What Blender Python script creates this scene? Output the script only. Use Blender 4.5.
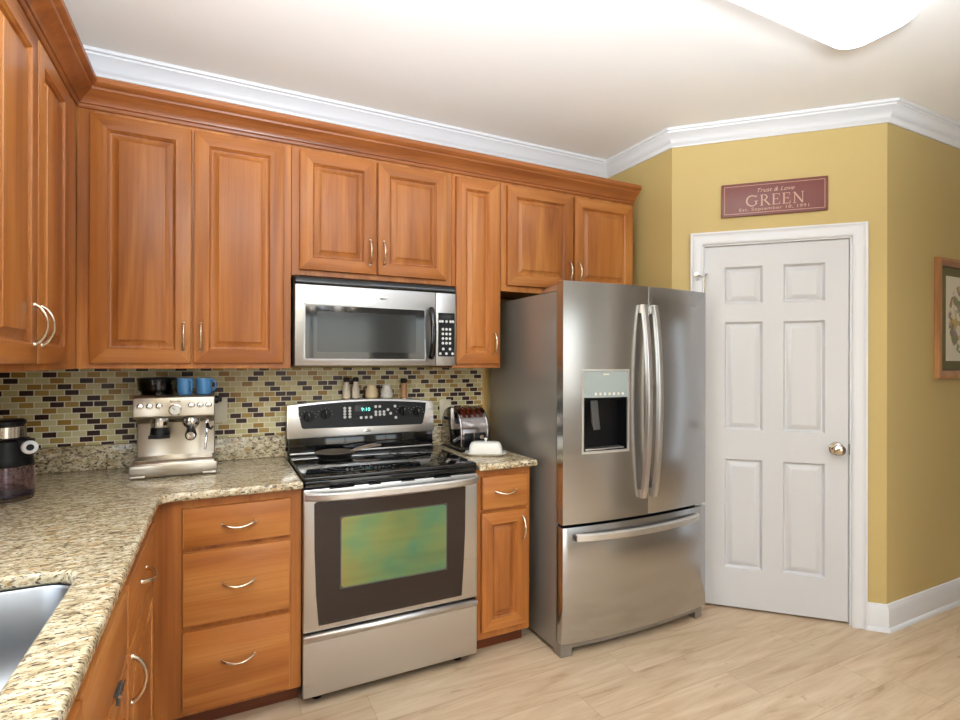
import bpy, bmesh, math, random
from mathutils import Vector, Matrix
random.seed(7)
for o in list(bpy.data.objects):
    bpy.data.objects.remove(o, do_unlink=True)
sc = bpy.context.scene
COL = sc.collection
PI = math.pi

# ------------------------------------------------------------------ camera, world, light, exposure
cam_d = bpy.data.cameras.new('camera')
cam_d.sensor_fit = 'HORIZONTAL'; cam_d.sensor_width = 36.0
cam_d.lens = 527.9 / 960 * 36.0
cam_d.shift_x = -4.06 / 960; cam_d.shift_y = 2.0 / 960
cam_d.clip_start = 0.02
cam = bpy.data.objects.new('camera', cam_d); COL.objects.link(cam)
cr = Vector((0.8944112, -0.44723851, 0.00251248))
cu = Vector((-2.74639e-03, 1.25365e-04, 9.99996e-01))
cf = Vector((0.44723714, 0.89441472, 0.00111617))
cam.matrix_world = Matrix(((cr.x, cu.x, -cf.x, -0.29627), (cr.y, cu.y, -cf.y, -2.82151), (cr.z, cu.z, -cf.z, 1.38004), (0, 0, 0, 1)))
sc.camera = cam

world = bpy.data.worlds.new('world'); sc.world = world; world.use_nodes = True
wn = world.node_tree.nodes; wl = world.node_tree.links
sky = wn.new('ShaderNodeTexSky'); sky.sky_type = 'NISHITA'; sky.sun_elevation = math.radians(38); sky.sun_rotation = math.radians(200); sky.sun_disc = False
bg = wn['Background']; bg.inputs['Strength'].default_value = 0.25
wl.new(sky.outputs[0], bg.inputs['Color'])

def area(name, loc, rot, sx, sy, power, color):
    d = bpy.data.lights.new(name, 'AREA'); d.shape = 'RECTANGLE'; d.size = sx; d.size_y = sy; d.energy = power; d.color = color
    o = bpy.data.objects.new(name, d); COL.objects.link(o); o.location = loc; o.rotation_euler = rot
    return o
# daylight lamps: patio door, plus added unseen windows that brighten the room
area('added_daylight_sink', (-1.17, -1.98, 1.58), (0, -PI / 2, 0), 1.0, 1.04, 24, (0.80, 0.90, 1.0))
area('daylight_patio_door', (0.9, -5.98, 1.05), (PI / 2, 0, 0), 1.7, 2.0, 20, (0.80, 0.90, 1.0))
area('added_daylight_dining', (2.95, -5.98, 1.5), (PI / 2, 0, 0), 1.1, 1.2, 6, (0.80, 0.90, 1.0))
area('added_streak_light', (3.885, -2.20, 1.17), (0, PI / 2, 0), 2.1, 0.11, 1.3, (0.84, 0.92, 1.0))  # added narrow lamp giving a bright streak on the refrigerator
sc.view_settings.view_transform = 'Standard'; sc.view_settings.look = 'None'
sc.view_settings.exposure = 0.0; sc.view_settings.gamma = 1.0; sc.view_settings.use_curve_mapping = False
LAMP_STRENGTH = 4.4
CHANDELIER_WATTS = 2.5
ADDED_UPLIGHT_WATTS = 540.0
sc.cycles.use_denoising = True
sc.cycles.max_bounces = 10; sc.cycles.diffuse_bounces = 6; sc.cycles.glossy_bounces = 6; sc.cycles.transmission_bounces = 8
sc.cycles.caustics_reflective = False; sc.cycles.caustics_refractive = False
sc.cycles.sample_clamp_indirect = 6.0

# ------------------------------------------------------------------ material helpers
def lin(r, g, b):
    f = lambda c: (c / 255) / 12.92 if c / 255 <= 0.04045 else ((c / 255 + 0.055) / 1.055) ** 2.4
    return (f(r), f(g), f(b), 1)
class NT:
    def __init__(s, name):
        s.m = bpy.data.materials.new(name); s.m.use_nodes = True
        s.t = s.m.node_tree; s.n = s.t.nodes; s.l = s.t.links
        s.p = s.n['Principled BSDF']
    def node(s, typ, **kw):
        n = s.n.new(typ)
        for k, v in kw.items(): setattr(n, k, v)
        return n
    def link(s, a, b): s.l.new(a, b)
    def setp(s, **kw):
        for k, v in kw.items():
            key = {'base': 'Base Color', 'metal': 'Metallic', 'rough': 'Roughness', 'spec': 'Specular IOR Level', 'coat': 'Coat Weight',
                   'coatr': 'Coat Roughness', 'trans': 'Transmission Weight', 'ior': 'IOR', 'emit': 'Emission Color', 'estr': 'Emission Strength',
                   'alpha': 'Alpha', 'aniso': 'Anisotropic', 'film': 'Thin Film Thickness', 'filmior': 'Thin Film IOR'}[k]
            s.p.inputs[key].default_value = v
        return s
    def coords(s, scale=(1, 1, 1), rot=(0, 0, 0), loc=(0, 0, 0), rand=0.0):
        tc = s.node('ShaderNodeTexCoord'); out = tc.outputs['Object']
        if rand:
            oi = s.node('ShaderNodeObjectInfo'); mul = s.node('ShaderNodeMath', operation='MULTIPLY'); mul.inputs[1].default_value = rand
            s.link(oi.outputs['Random'], mul.inputs[0])
            add = s.node('ShaderNodeVectorMath', operation='ADD'); s.link(out, add.inputs[0]); s.link(mul.outputs[0], add.inputs[1]); out = add.outputs[0]
        mp = s.node('ShaderNodeMapping'); mp.inputs['Scale'].default_value = scale; mp.inputs['Rotation'].default_value = rot; mp.inputs['Location'].default_value = loc
        s.link(out, mp.inputs[0]); return mp.outputs[0]
    def noise(s, vec, scale, detail=4, rough=0.55, dist=0.0):
        n = s.node('ShaderNodeTexNoise'); n.inputs['Scale'].default_value = scale; n.inputs['Detail'].default_value = detail
        n.inputs['Roughness'].default_value = rough; n.inputs['Distortion'].default_value = dist
        s.link(vec, n.inputs['Vector']); return n
    def ramp(s, fac, stops, interp='LINEAR'):
        r = s.node('ShaderNodeValToRGB'); r.color_ramp.interpolation = interp
        while len(r.color_ramp.elements) < len(stops): r.color_ramp.elements.new(0.5)
        for e, (p, c) in zip(r.color_ramp.elements, stops): e.position = p; e.color = c
        s.link(fac, r.inputs[0]); return r
    def mix(s, fac, a, b, blend='MIX'):
        m = s.node('ShaderNodeMix', data_type='RGBA', blend_type=blend)
        for v, i in ((fac, 0), (a, 6), (b, 7)):
            if hasattr(v, 'links'): s.link(v, m.inputs[i])
            else: m.inputs[i].default_value = v
        return m.outputs[2]
    def math(s, op, a, b=None):
        m = s.node('ShaderNodeMath', operation=op)
        for v, i in ((a, 0), (b, 1)):
            if v is None: continue
            if hasattr(v, 'links'): s.link(v, m.inputs[i])
            else: m.inputs[i].default_value = v
        return m.outputs[0]
    def bump(s, h, strength=0.2, dist=0.002):
        b = s.node('ShaderNodeBump'); b.inputs['Strength'].default_value = strength; b.inputs['Distance'].default_value = dist
        s.link(h, b.inputs['Height']); s.link(b.outputs[0], s.p.inputs['Normal'])
def plain(name, rgb, rough=0.5, metal=0.0, **kw):
    t = NT(name); t.setp(base=lin(*rgb), rough=rough, metal=metal, **kw)
    v = t.coords(rand=5.0); n = t.noise(v, 40, 2)
    r = t.node('ShaderNodeMapRange'); r.inputs['To Min'].default_value = max(0, rough - 0.04); r.inputs['To Max'].default_value = min(1, rough + 0.04)
    t.link(n.outputs[0], r.inputs[0]); t.link(r.outputs[0], t.p.inputs['Roughness'])
    return t.m
def wood(name, axis, dark, mid, light):
    t = NT(name)
    sc3 = [9.0, 9.0, 9.0]; sc3[axis] = 0.9
    v = t.coords(scale=tuple(sc3), rand=17.0)
    broad = t.noise(v, 0.75, 3, 0.5, 1.2)
    sc4 = [120.0, 120.0, 120.0]; sc4[axis] = 2.2
    v2 = t.coords(scale=tuple(sc4), rand=31.0)
    fine = t.noise(v2, 1.0, 3, 0.6)
    c1 = t.ramp(broad.outputs[0], [(0.28, lin(*dark)), (0.5, lin(*mid)), (0.74, lin(*light))])
    f = t.ramp(fine.outputs[0], [(0.33, (0.80, 0.74, 0.68, 1)), (0.62, (1, 1, 1, 1))])
    c = t.mix(0.75, c1.outputs[0], f.outputs[0], 'MULTIPLY')
    oi = t.node('ShaderNodeObjectInfo')
    tone = t.ramp(oi.outputs['Random'], [(0.0, (0.93, 0.92, 0.9, 1)), (1.0, (1.04, 1.03, 1.02, 1))])
    c = t.mix(1.0, c, tone.outputs[0], 'MULTIPLY')
    t.link(c, t.p.inputs['Base Color'])
    t.setp(rough=0.36, spec=0.35, coat=0.10, coatr=0.2)
    t.bump(fine.outputs[0], 0.06, 0.0006)
    return t.m
WD = ((140, 80, 34), (172, 106, 49), (191, 129, 68))
M_wv = wood('cherry_wood_vertical', 2, *WD)
M_wx = wood('cherry_wood_horizontal_x', 0, *WD)
M_wy = wood('cherry_wood_horizontal_y', 1, *WD)
M_crownw_x = wood('cherry_crown_x', 0, (112, 60, 29), (138, 79, 38), (158, 95, 48))
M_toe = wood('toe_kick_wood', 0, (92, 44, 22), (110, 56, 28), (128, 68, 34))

def granite():
    t = NT('granite')
    v = t.coords(scale=(1.0, 2.2, 1.6), rot=(0, 0, math.radians(-25)))
    n1 = t.noise(v, 34, 5, 0.62, 0.6)
    c1 = t.ramp(n1.outputs[0], [(0.30, lin(108, 92, 70)), (0.44, lin(168, 150, 118)), (0.56, lin(202, 188, 157)), (0.72, lin(220, 210, 190))])
    n2 = t.noise(v, 78, 3, 0.55, 0.5)
    m2 = t.ramp(n2.outputs[0], [(0.39, (0.9, 0.9, 0.9, 1)), (0.45, (0, 0, 0, 1))])
    c2 = t.mix(m2.outputs[0], c1.outputs[0], lin(54, 43, 36))
    n3 = t.noise(v, 24, 3, 0.5, 0.3)
    m3 = t.ramp(n3.outputs[0], [(0.61, (0, 0, 0, 1)), (0.68, (0.75, 0.75, 0.75, 1))])
    c3 = t.mix(m3.outputs[0], c2, lin(172, 134, 84))
    n4 = t.noise(v, 90, 2)
    m4 = t.ramp(n4.outputs[0], [(0.64, (0, 0, 0, 1)), (0.70, (1, 1, 1, 1))])
    c4 = t.mix(m4.outputs[0], c3, lin(120, 108, 100))
    t.link(c4, t.p.inputs['Base Color']); t.setp(rough=0.16, spec=0.5)
    return t.m
M_granite = granite()
def mosaic():
    t = NT('mosaic_tile')
    tc = t.node('ShaderNodeTexCoord'); sp = t.node('ShaderNodeSeparateXYZ'); t.link(tc.outputs['Object'], sp.inputs[0])
    W, H = 0.0508, 0.0254
    zr = t.math('DIVIDE', t.math('ADD', sp.outputs['Z'], 0.010), H); row = t.math('FLOOR', zr)
    par = t.math('MULTIPLY', t.math('FRACT', t.math('MULTIPLY', row, 0.5)), 1.0)
    u = t.math('ADD', t.math('DIVIDE', sp.outputs['X'], W), par); colm = t.math('FLOOR', u)
    cv = t.node('ShaderNodeCombineXYZ'); t.link(colm, cv.inputs[0]); t.link(row, cv.inputs[1])
    wn_ = t.node('ShaderNodeTexWhiteNoise', noise_dimensions='2D'); t.link(cv.outputs[0], wn_.inputs['Vector'])
    seq = t.math('ADD', t.math('MULTIPLY', colm, 0.381966), t.math('MULTIPLY', row, 0.2947)); seq = t.math('FRACT', t.math('ADD', t.math('ADD', seq, t.math('MULTIPLY', wn_.outputs['Value'], 0.30)), 50.0))
    colr = t.ramp(seq, [(0.0, lin(50, 22, 16)), (0.27, lin(152, 116, 52)), (0.40, lin(168, 136, 72)), (0.52, lin(190, 178, 128)), (0.78, lin(202, 192, 148))], 'CONSTANT')
    fu = t.math('ABSOLUTE', t.math('SUBTRACT', t.math('FRACT', u), 0.5)); fz = t.math('ABSOLUTE', t.math('SUBTRACT', t.math('FRACT', zr), 0.5))
    gu = t.math('GREATER_THAN', fu, 0.5 - 0.0021 / W); gz = t.math('GREATER_THAN', fz, 0.5 - 0.0021 / H)
    g = t.math('MAXIMUM', gu, gz)
    c = t.mix(g, colr.outputs[0], lin(226, 219, 196))
    t.link(c, t.p.inputs['Base Color'])
    r = t.node('ShaderNodeMapRange'); r.inputs['To Min'].default_value = 0.30; r.inputs['To Max'].default_value = 0.7; t.setp(spec=0.3)
    t.link(g, r.inputs[0]); t.link(r.outputs[0], t.p.inputs['Roughness'])
    inv = t.math('SUBTRACT', 1.0, g); t.bump(inv, 0.5, 0.0015)
    return t.m
M_mosaic = mosaic()
def steel(name, rgb, rough, axis, amt=0.015):
    t = NT(name); s3 = [300.0, 300.0, 300.0]; s3[axis] = 1.5
    v = t.coords(scale=tuple(s3), rand=9.0); n = t.noise(v, 1.0, 2)
    t.setp(base=lin(*rgb), metal=1.0, rough=rough)
    r = t.node('ShaderNodeMapRange'); r.inputs['To Min'].default_value = rough - amt; r.inputs['To Max'].default_value = rough + amt
    t.link(n.outputs[0], r.inputs[0]); t.link(r.outputs[0], t.p.inputs['Roughness'])
    return t.m
M_steel = steel('brushed_steel', (206, 204, 202), 0.28, 0)
M_fridge = steel('fridge_steel', (192, 192, 193), 0.19, 0, 0.01)
M_fside = plain('fridge_side_grey', (150, 144, 136), 0.30, 0.55)
M_sinks = plain('sink_steel', (152, 154, 157), 0.38, 1.0)
M_mws = steel('microwave_steel', (172, 170, 168), 0.36, 0)
M_disp = plain('dispenser_pale_glass', (150, 158, 156), 0.12, spec=0.6)
M_bezel = plain('dispenser_silver_trim', (224, 222, 218), 0.3, 0.8)
M_panint = plain('pan_reflection_grey', (96, 86, 76), 0.35, 0.3)  # grey stands in for the reflection inside the pan
M_esp = steel('espresso_steel', (176, 166, 152), 0.3, 0)
M_handle = plain('satin_handle_metal', (212, 210, 206), 0.34, 1.0)
M_pull = plain('satin_nickel_pull', (220, 205, 182), 0.22, 1.0)
M_chrome = plain('chrome', (225, 225, 226), 0.08, 1.0)
M_dkchrome = plain('smoky_chrome', (150, 142, 140), 0.1, 1.0)
M_nickel = plain('nickel', (200, 192, 180), 0.18, 1.0)
M_blackgl = plain('black_glass', (10, 10, 12), 0.05, spec=0.6)
M_black = plain('black_plastic', (12, 12, 14), 0.35, spec=0.25)
M_blackm = plain('black_matte', (22, 20, 20), 0.6)
M_grey = plain('dark_grey_plastic', (70, 68, 66), 0.4)
M_print = plain('pale_grey_print', (205, 205, 205), 0.5)
M_white = plain('white_paint', (198, 197, 198), 0.38)
M_trim = plain('trim_white_paint', (214, 214, 216), 0.35)
M_ceram = plain('white_ceramic', (220, 216, 208), 0.15)
M_cream = plain('cream_ceramic', (228, 206, 166), 0.2)
M_blue = plain('blue_glaze', (66, 118, 165), 0.15)
M_bluedk = plain('blue_glaze_inside', (40, 70, 110), 0.2)
M_ivory = plain('ivory_plastic', (214, 204, 180), 0.4)
M_tan = plain('tan_trim', (190, 146, 84), 0.4)
M_iron = plain('cast_iron', (24, 23, 22), 0.42)
M_castint = plain('pan_steel_handle', (206, 184, 164), 0.3, 0.8)
M_pepper = plain('pale_wood', (190, 140, 96), 0.45)
M_saltglass = plain('salt_fill', (226, 214, 196), 0.35)
M_signred = plain('sign_maroon', (116, 64, 58), 0.4)
M_signedge = plain('sign_edge', (96, 48, 38), 0.45)
M_signink = plain('sign_cream_ink', (192, 154, 132), 0.45)
M_wframe = wood('picture_frame_wood', 2, (136, 92, 56), (164, 116, 74), (184, 138, 94))
M_linerwood = plain('dark_liner_wood', (62, 38, 24), .5)
M_mat = plain('olive_mat_board', (104, 96, 60), 0.8)
M_redbrown = plain('dark_red_lacquer', (70, 26, 20), 0.12)
def glassy(name, rgb, rough=0.03, ior=1.45):
    t = NT(name); t.setp(base=lin(*rgb), rough=rough, trans=1.0, ior=ior); v = t.coords(); n = t.noise(v, 5); t.bump(n.outputs[0], 0.01, 0.0005); return t.m
M_smoke = glassy('smoked_plastic', (96, 84, 76))
M_clear = glassy('clear_glass', (238, 238, 236))
M_purple = glassy('purple_tinted_plastic', (222, 200, 214))
def oven_inner():
    t = NT('oven_inner_coated_glass')
    v = t.coords(scale=(1, 1, 1)); n = t.noise(v, 5.0, 2)
    r = t.node('ShaderNodeMapRange'); r.inputs['To Min'].default_value = 368; r.inputs['To Max'].default_value = 478; t.link(n.outputs[0], r.inputs[0])
    t.setp(base=lin(30, 28, 26), metal=0.0, rough=0.06, ior=3.6, filmior=1.35)
    t.link(r.outputs[0], t.p.inputs['Thin Film Thickness'])
    return t.m
M_ovenin = oven_inner()
M_ovengl = plain('oven_door_dark_glass', (38, 26, 20), 0.07, spec=0.5)
M_mwgl = plain('microwave_dark_glass', (14, 15, 17), 0.05, spec=0.7)
M_mwmesh = plain('microwave_window_mesh', (40, 42, 43), 0.10, 0.0)
def wallpaint(name, rgb):
    t = NT(name); v = t.coords(); n = t.noise(v, 2.0, 3)
    a = lin(*rgb); b = tuple(x * 0.94 for x in a[:3]) + (1,)
    c = t.mix(n.outputs[0], b, a); t.link(c, t.p.inputs['Base Color']); t.setp(rough=0.55, spec=0.3)
    n2 = t.noise(v, 260, 2); t.bump(n2.outputs[0], 0.08, 0.0008); return t.m
M_yellow = wallpaint('yellow_wall_paint', (192, 168, 110))
M_ceil = wallpaint('ceiling_paint', (246, 243, 238))
M_greige = wallpaint('greige_wall_paint', (196, 190, 180))
def flooring():
    t = NT('oak_plank_floor')
    tc = t.node('ShaderNodeTexCoord'); sp = t.node('ShaderNodeSeparateXYZ'); t.link(tc.outputs['Object'], sp.inputs[0])
    W, L = 0.181, 1.22
    yr = t.math('DIVIDE', t.math('ADD', sp.outputs['Y'], 1.378), W); row = t.math('FLOOR', yr)
    rn = t.node('ShaderNodeTexWhiteNoise', noise_dimensions='1D'); t.link(row, rn.inputs['W'])
    xr = t.math('ADD', t.math('DIVIDE', sp.outputs['X'], L), rn.outputs['Value']); colm = t.math('FLOOR', xr)
    cv = t.node('ShaderNodeCombineXYZ'); t.link(colm, cv.inputs[0]); t.link(row, cv.inputs[1])
    wn_ = t.node('ShaderNodeTexWhiteNoise', noise_dimensions='2D'); t.link(cv.outputs[0], wn_.inputs['Vector'])
    sh = t.node('ShaderNodeVectorMath', operation='SCALE'); t.link(wn_.outputs['Color'], sh.inputs[0]); sh.inputs['Scale'].default_value = 9.0
    ad = t.node('ShaderNodeVectorMath', operation='ADD'); t.link(tc.outputs['Object'], ad.inputs[0]); t.link(sh.outputs[0], ad.inputs[1])
    mp = t.node('ShaderNodeMapping'); mp.inputs['Scale'].default_value = (1.1, 7.0, 1.0); t.link(ad.outputs[0], mp.inputs[0])
    n = t.noise(mp.outputs[0], 1.8, 5, 0.6, 1.0)
    c = t.ramp(n.outputs[0], [(0.27, lin(172, 142, 112)), (0.40, lin(192, 166, 136)), (0.58, lin(204, 181, 152)), (0.78, lin(213, 194, 168))])
    mp2 = t.node('ShaderNodeMapping'); mp2.inputs['Scale'].default_value = (4.0, 90.0, 1.0); t.link(ad.outputs[0], mp2.inputs[0])
    n2 = t.noise(mp2.outputs[0], 1.0, 3)
    f = t.ramp(n2.outputs[0], [(0.35, (0.91, 0.89, 0.87, 1)), (0.6, (1, 1, 1, 1))])
    c2 = t.mix(0.7, c.outputs[0], f.outputs[0], 'MULTIPLY')
    mp3 = t.node('ShaderNodeMapping'); mp3.inputs['Scale'].default_value = (2.6, 6.5, 1.0); t.link(ad.outputs[0], mp3.inputs[0])
    n3 = t.noise(mp3.outputs[0], 1.6, 3, 0.6, 1.5)
    k = t.ramp(n3.outputs[0], [(0.64, (1, 1, 1, 1)), (0.76, (0.74, 0.66, 0.58, 1))])
    c2 = t.mix(1.0, c2, k.outputs[0], 'MULTIPLY')
    tone = t.ramp(wn_.outputs['Value'], [(0, (0.90, 0.87, 0.84, 1)), (0.3, (0.99, 0.98, 0.97, 1)), (1, (1.02, 1.01, 1.0, 1))])
    c3 = t.mix(1.0, c2, tone.outputs[0], 'MULTIPLY')
    fy = t.math('ABSOLUTE', t.math('SUBTRACT', t.math('FRACT', yr), 0.5)); fx = t.math('ABSOLUTE', t.math('SUBTRACT', t.math('FRACT', xr), 0.5))
    g = t.math('MAXIMUM', t.math('GREATER_THAN', fy, 0.5 - 0.0009 / W), t.math('GREATER_THAN', fx, 0.5 - 0.0009 / L))
    c4 = t.mix(t.math('MULTIPLY', g, 0.5), c3, lin(110, 82, 58))
    t.link(c4, t.p.inputs['Base Color']); t.setp(rough=0.42, spec=0.4); t.bump(n2.outputs[0], 0.05, 0.0008)
    return t.m
M_floor = flooring()
def emis(name, rgb, s):
    t = NT(name); t.setp(base=lin(*rgb), emit=lin(*rgb), estr=s, rough=0.4); v = t.coords(); n = t.noise(v, 3); t.bump(n.outputs[0], 0.01, 0.0005); return t.m
M_lamp = emis('lit_acrylic_diffuser', (232, 243, 255), LAMP_STRENGTH)
M_digits = emis('teal_display_digits', (120, 235, 220), 1.6)
def botanical():
    t = NT('botanical_print'); v = t.coords(); 
    n = t.noise(v, 14, 4, 0.6, 1.0)
    vo = t.node('ShaderNodeTexVoronoi'); vo.inputs['Scale'].default_value = 26; t.link(v, vo.inputs['Vector'])
    m = t.ramp(n.outputs[0], [(0.46, (0, 0, 0, 1)), (0.52, (1, 1, 1, 1))])
    cc = t.ramp(vo.outputs['Color'], [(0, lin(150, 98, 98)), (0.3, lin(186, 150, 84)), (0.55, lin(112, 116, 70)), (0.8, lin(148, 110, 122))], 'CONSTANT')
    tc = t.node('ShaderNodeTexCoord'); sp = t.node('ShaderNodeSeparateXYZ'); t.link(tc.outputs['Object'], sp.inputs[0])
    # spray of flowers occupies an oval in the middle of the sheet
    dx = t.math('DIVIDE', t.math('SUBTRACT', sp.outputs['X'], 0.0), 0.165); dz = t.math('DIVIDE', t.math('SUBTRACT', sp.outputs['Z'], 0.34), 0.20)
    rr = t.math('ADD', t.math('MULTIPLY', dx, dx), t.math('MULTIPLY', dz, dz))
    inside = t.math('LESS_THAN', rr, 1.0)
    c = t.mix(t.math('MULTIPLY', m.outputs[0], inside), lin(214, 206, 184), cc.outputs[0])
    t.link(c, t.p.inputs['Base Color']); t.setp(rough=0.35); return t.m
M_botan = botanical()

# ------------------------------------------------------------------ object helpers
WM = {}
def root_of(name, loc=(0, 0, 0), rotz=0.0, label=None, cat=None, group=None, kind=None):
    o = bpy.data.objects.new(name, None); COL.objects.link(o); o.empty_display_size = 0.05
    o.location = loc; o.rotation_euler = (0, 0, rotz)
    WM[o.name] = Matrix.Translation(loc) @ Matrix.Rotation(rotz, 4, 'Z')
    tag(o, label, cat, group, kind); return o
def tag(o, label=None, cat=None, group=None, kind=None):
    if label: o['label'] = label
    if cat: o['category'] = cat
    if group: o['group'] = group
    if kind: o['kind'] = kind
    return o
class MB:
    """collects shapes in world space (or in the frame X) and links them as one mesh"""
    def __init__(s, X=None): s.v = []; s.f = []; s.mi = []; s.X = X
    def add(s, vs, fs, mi=0):
        b = len(s.v); s.v += [Vector(p) for p in vs]; s.f += [tuple(i + b for i in f) for f in fs]; s.mi += [mi] * len(fs); return s
    def box(s, x0, x1, y0, y1, z0, z1, mi=0):
        return s.add([(x0, y0, z0), (x1, y0, z0), (x1, y1, z0), (x0, y1, z0), (x0, y0, z1), (x1, y0, z1), (x1, y1, z1), (x0, y1, z1)],
                     [(0, 3, 2, 1), (4, 5, 6, 7), (0, 1, 5, 4), (1, 2, 6, 5), (2, 3, 7, 6), (3, 0, 4, 7)], mi)
    def prism(s, poly, a0, a1, fn, mi=0):
        """poly 2D points; fn(u, v, a) -> 3D"""
        n = len(poly); vs = [fn(u, v, a0) for u, v in poly] + [fn(u, v, a1) for u, v in poly]
        fs = [tuple(range(n))[::-1], tuple(range(n, 2 * n))] + [(i, (i + 1) % n, n + (i + 1) % n, n + i) for i in range(n)]
        return s.add(vs, fs, mi)
    def lathe(s, prof, c, axis='z', seg=28, mi=0, caps=True):
        c = Vector(c); vs = []; fs = []
        for r, h in prof:
            for k in range(seg):
                a = 2 * PI * k / seg; p = (r * math.cos(a), r * math.sin(a), h)
                if axis == 'y': p = (p[0], -p[2], p[1])      # axis points to -y (toward the room)
                if axis == 'x': p = (p[2], p[0], p[1])
                vs.append(c + Vector(p))
        for i in range(len(prof) - 1):
            for k in range(seg):
                fs.append((i * seg + k, i * seg + (k + 1) % seg, (i + 1) * seg + (k + 1) % seg, (i + 1) * seg + k))
        if caps:
            fs.append(tuple(range(seg))[::-1]); fs.append(tuple((len(prof) - 1) * seg + k for k in range(seg)))
        return s.add(vs, fs, mi)
    def tube(s, pts, rad, seg=10, mi=0, flat=1.0):
        pts = [Vector(p) for p in pts]; n = len(pts); rs = rad if isinstance(rad, (list, tuple)) else [rad] * n
        vs = []; fs = []; prev = None
        for i, p in enumerate(pts):
            t = (pts[min(i + 1, n - 1)] - pts[max(i - 1, 0)]).normalized()
            if prev is None:
                a = Vector((0, 0, 1)) if abs(t.z) < 0.9 else Vector((1, 0, 0)); nn = (a - t * a.dot(t)).normalized()
            else: nn = (prev - t * prev.dot(t)).normalized()
            prev = nn; b = t.cross(nn)
            for k in range(seg):
                an = 2 * PI * k / seg; vs.append(p + nn * (rs[i] * math.cos(an)) + b * (rs[i] * flat * math.sin(an)))
        for i in range(n - 1):
            for k in range(seg): fs.append((i * seg + k, i * seg + (k + 1) % seg, (i + 1) * seg + (k + 1) % seg, (i + 1) * seg + k))
        fs.append(tuple(range(seg))[::-1]); fs.append(tuple((n - 1) * seg + k for k in range(seg)))
        return s.add(vs, fs, mi)
    def sweep(s, prof, path, mi=0, side=1):
        """prof: (out, z) points; path: 2D polyline; out goes to the right (side=1) or left (-1) of travel; mitred"""
        path = [Vector(p) for p in path]; n = len(path); norms = []
        for i in range(n - 1):
            d = (path[i + 1] - path[i]).normalized(); norms.append(Vector((d.y, -d.x)) * side)
        vs = []; fs = []; m = len(prof)
        for i in range(n):
            if i == 0: o = norms[0]
            elif i == n - 1: o = norms[-1]
            else:
                a, b = norms[i - 1], norms[i]; o = (a + b) / (1 + a.dot(b))
            for u, z in prof: vs.append((path[i].x + o.x * u, path[i].y + o.y * u, z))
        for i in range(n - 1):
            for k in range(m): fs.append((i * m + k, i * m + (k + 1) % m, (i + 1) * m + (k + 1) % m, (i + 1) * m + k))
        fs.append(tuple(range(m))[::-1]); fs.append(tuple((n - 1) * m + k for k in range(m)))
        return s.add(vs, fs, mi)
    def build(s, name, mats, parent=None, bevel=0.0, seg=2, angle=38, origin=None, label=None, cat=None, group=None, kind=None, smooth=True, weld=True):
        me = bpy.data.meshes.new(name)
        vs = [s.X @ v for v in s.v] if s.X else s.v
        if parent is not None: inv = WM[parent.name].inverted()
        else: inv = Matrix.Translation(-Vector(origin)) if origin is not None else Matrix()
        me.from_pydata([inv @ v for v in vs], [], s.f)
        mats = mats if isinstance(mats, (list, tuple)) else [mats]
        for m in mats: me.materials.append(m)
        for p, i in zip(me.polygons, s.mi): p.material_index = i
        bm = bmesh.new(); bm.from_mesh(me)
        if weld: bmesh.ops.remove_doubles(bm, verts=bm.verts, dist=1e-6)
        bmesh.ops.recalc_face_normals(bm, faces=bm.faces)
        if bevel > 0:
            es = [e for e in bm.edges if len(e.link_faces) == 2 and e.calc_face_angle(0) > math.radians(angle)]
            bmesh.ops.bevel(bm, geom=es, offset=bevel, segments=seg, profile=0.5, affect='EDGES', clamp_overlap=True)
        bm.to_mesh(me); bm.free()
        if smooth:
            for p in me.polygons: p.use_smooth = True
            me.set_sharp_from_angle(angle=math.radians(35))
        o = bpy.data.objects.new(name, me); COL.objects.link(o)
        if parent is not None:
            o.parent = parent; WM[o.name] = WM[parent.name].copy()
        else:
            o.location = origin if origin is not None else (0, 0, 0); WM[o.name] = Matrix.Translation(o.location)
        tag(o, label, cat, group, kind); return o
def copy_tree(o, parent=None):
    c = o.copy(); COL.objects.link(c)
    if parent is not None: c.parent = parent
    for ch in list(o.children): copy_tree(ch, c)
    return c
def rrect(x0, x1, y0, y1, r, n=6):
    pts = []
    for cx, cy, a0 in ((x1 - r, y1 - r, 0), (x0 + r, y1 - r, 90), (x0 + r, y0 + r, 180), (x1 - r, y0 + r, 270)):
        for k in range(n + 1):
            a = math.radians(a0 + 90 * k / n); pts.append((cx + r * math.cos(a), cy + r * math.sin(a)))
    return pts
def text_mesh(name, txt, size, X, mat, parent, depth=0.0006, align='CENTER', sx=1.0, shear=0.0, spacing=1.0):
    """flat lettering laid in the XZ plane of frame X (reading along +X, facing -Y)"""
    c = bpy.data.curves.new(name, 'FONT'); c.body = txt; c.size = size; c.align_x = align; c.align_y = 'CENTER'; c.extrude = depth; c.shear = shear; c.space_character = spacing
    t = bpy.data.objects.new(name, c); COL.objects.link(t)
    dg = bpy.context.evaluated_depsgraph_get(); me = bpy.data.meshes.new_from_object(t.evaluated_get(dg))
    bpy.data.objects.remove(t, do_unlink=True)
    R = Matrix(((sx, 0, 0, 0), (0, 0, -1, 0), (0, 1, 0, 0), (0, 0, 0, 1)))
    me.transform(WM[parent.name].inverted() @ X @ R)
    me.materials.clear(); me.materials.append(mat); me.name = name
    o = bpy.data.objects.new(name, me); COL.objects.link(o); o.parent = parent; WM[o.name] = WM[parent.name].copy()
    return o
T = Matrix.Translation

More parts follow.
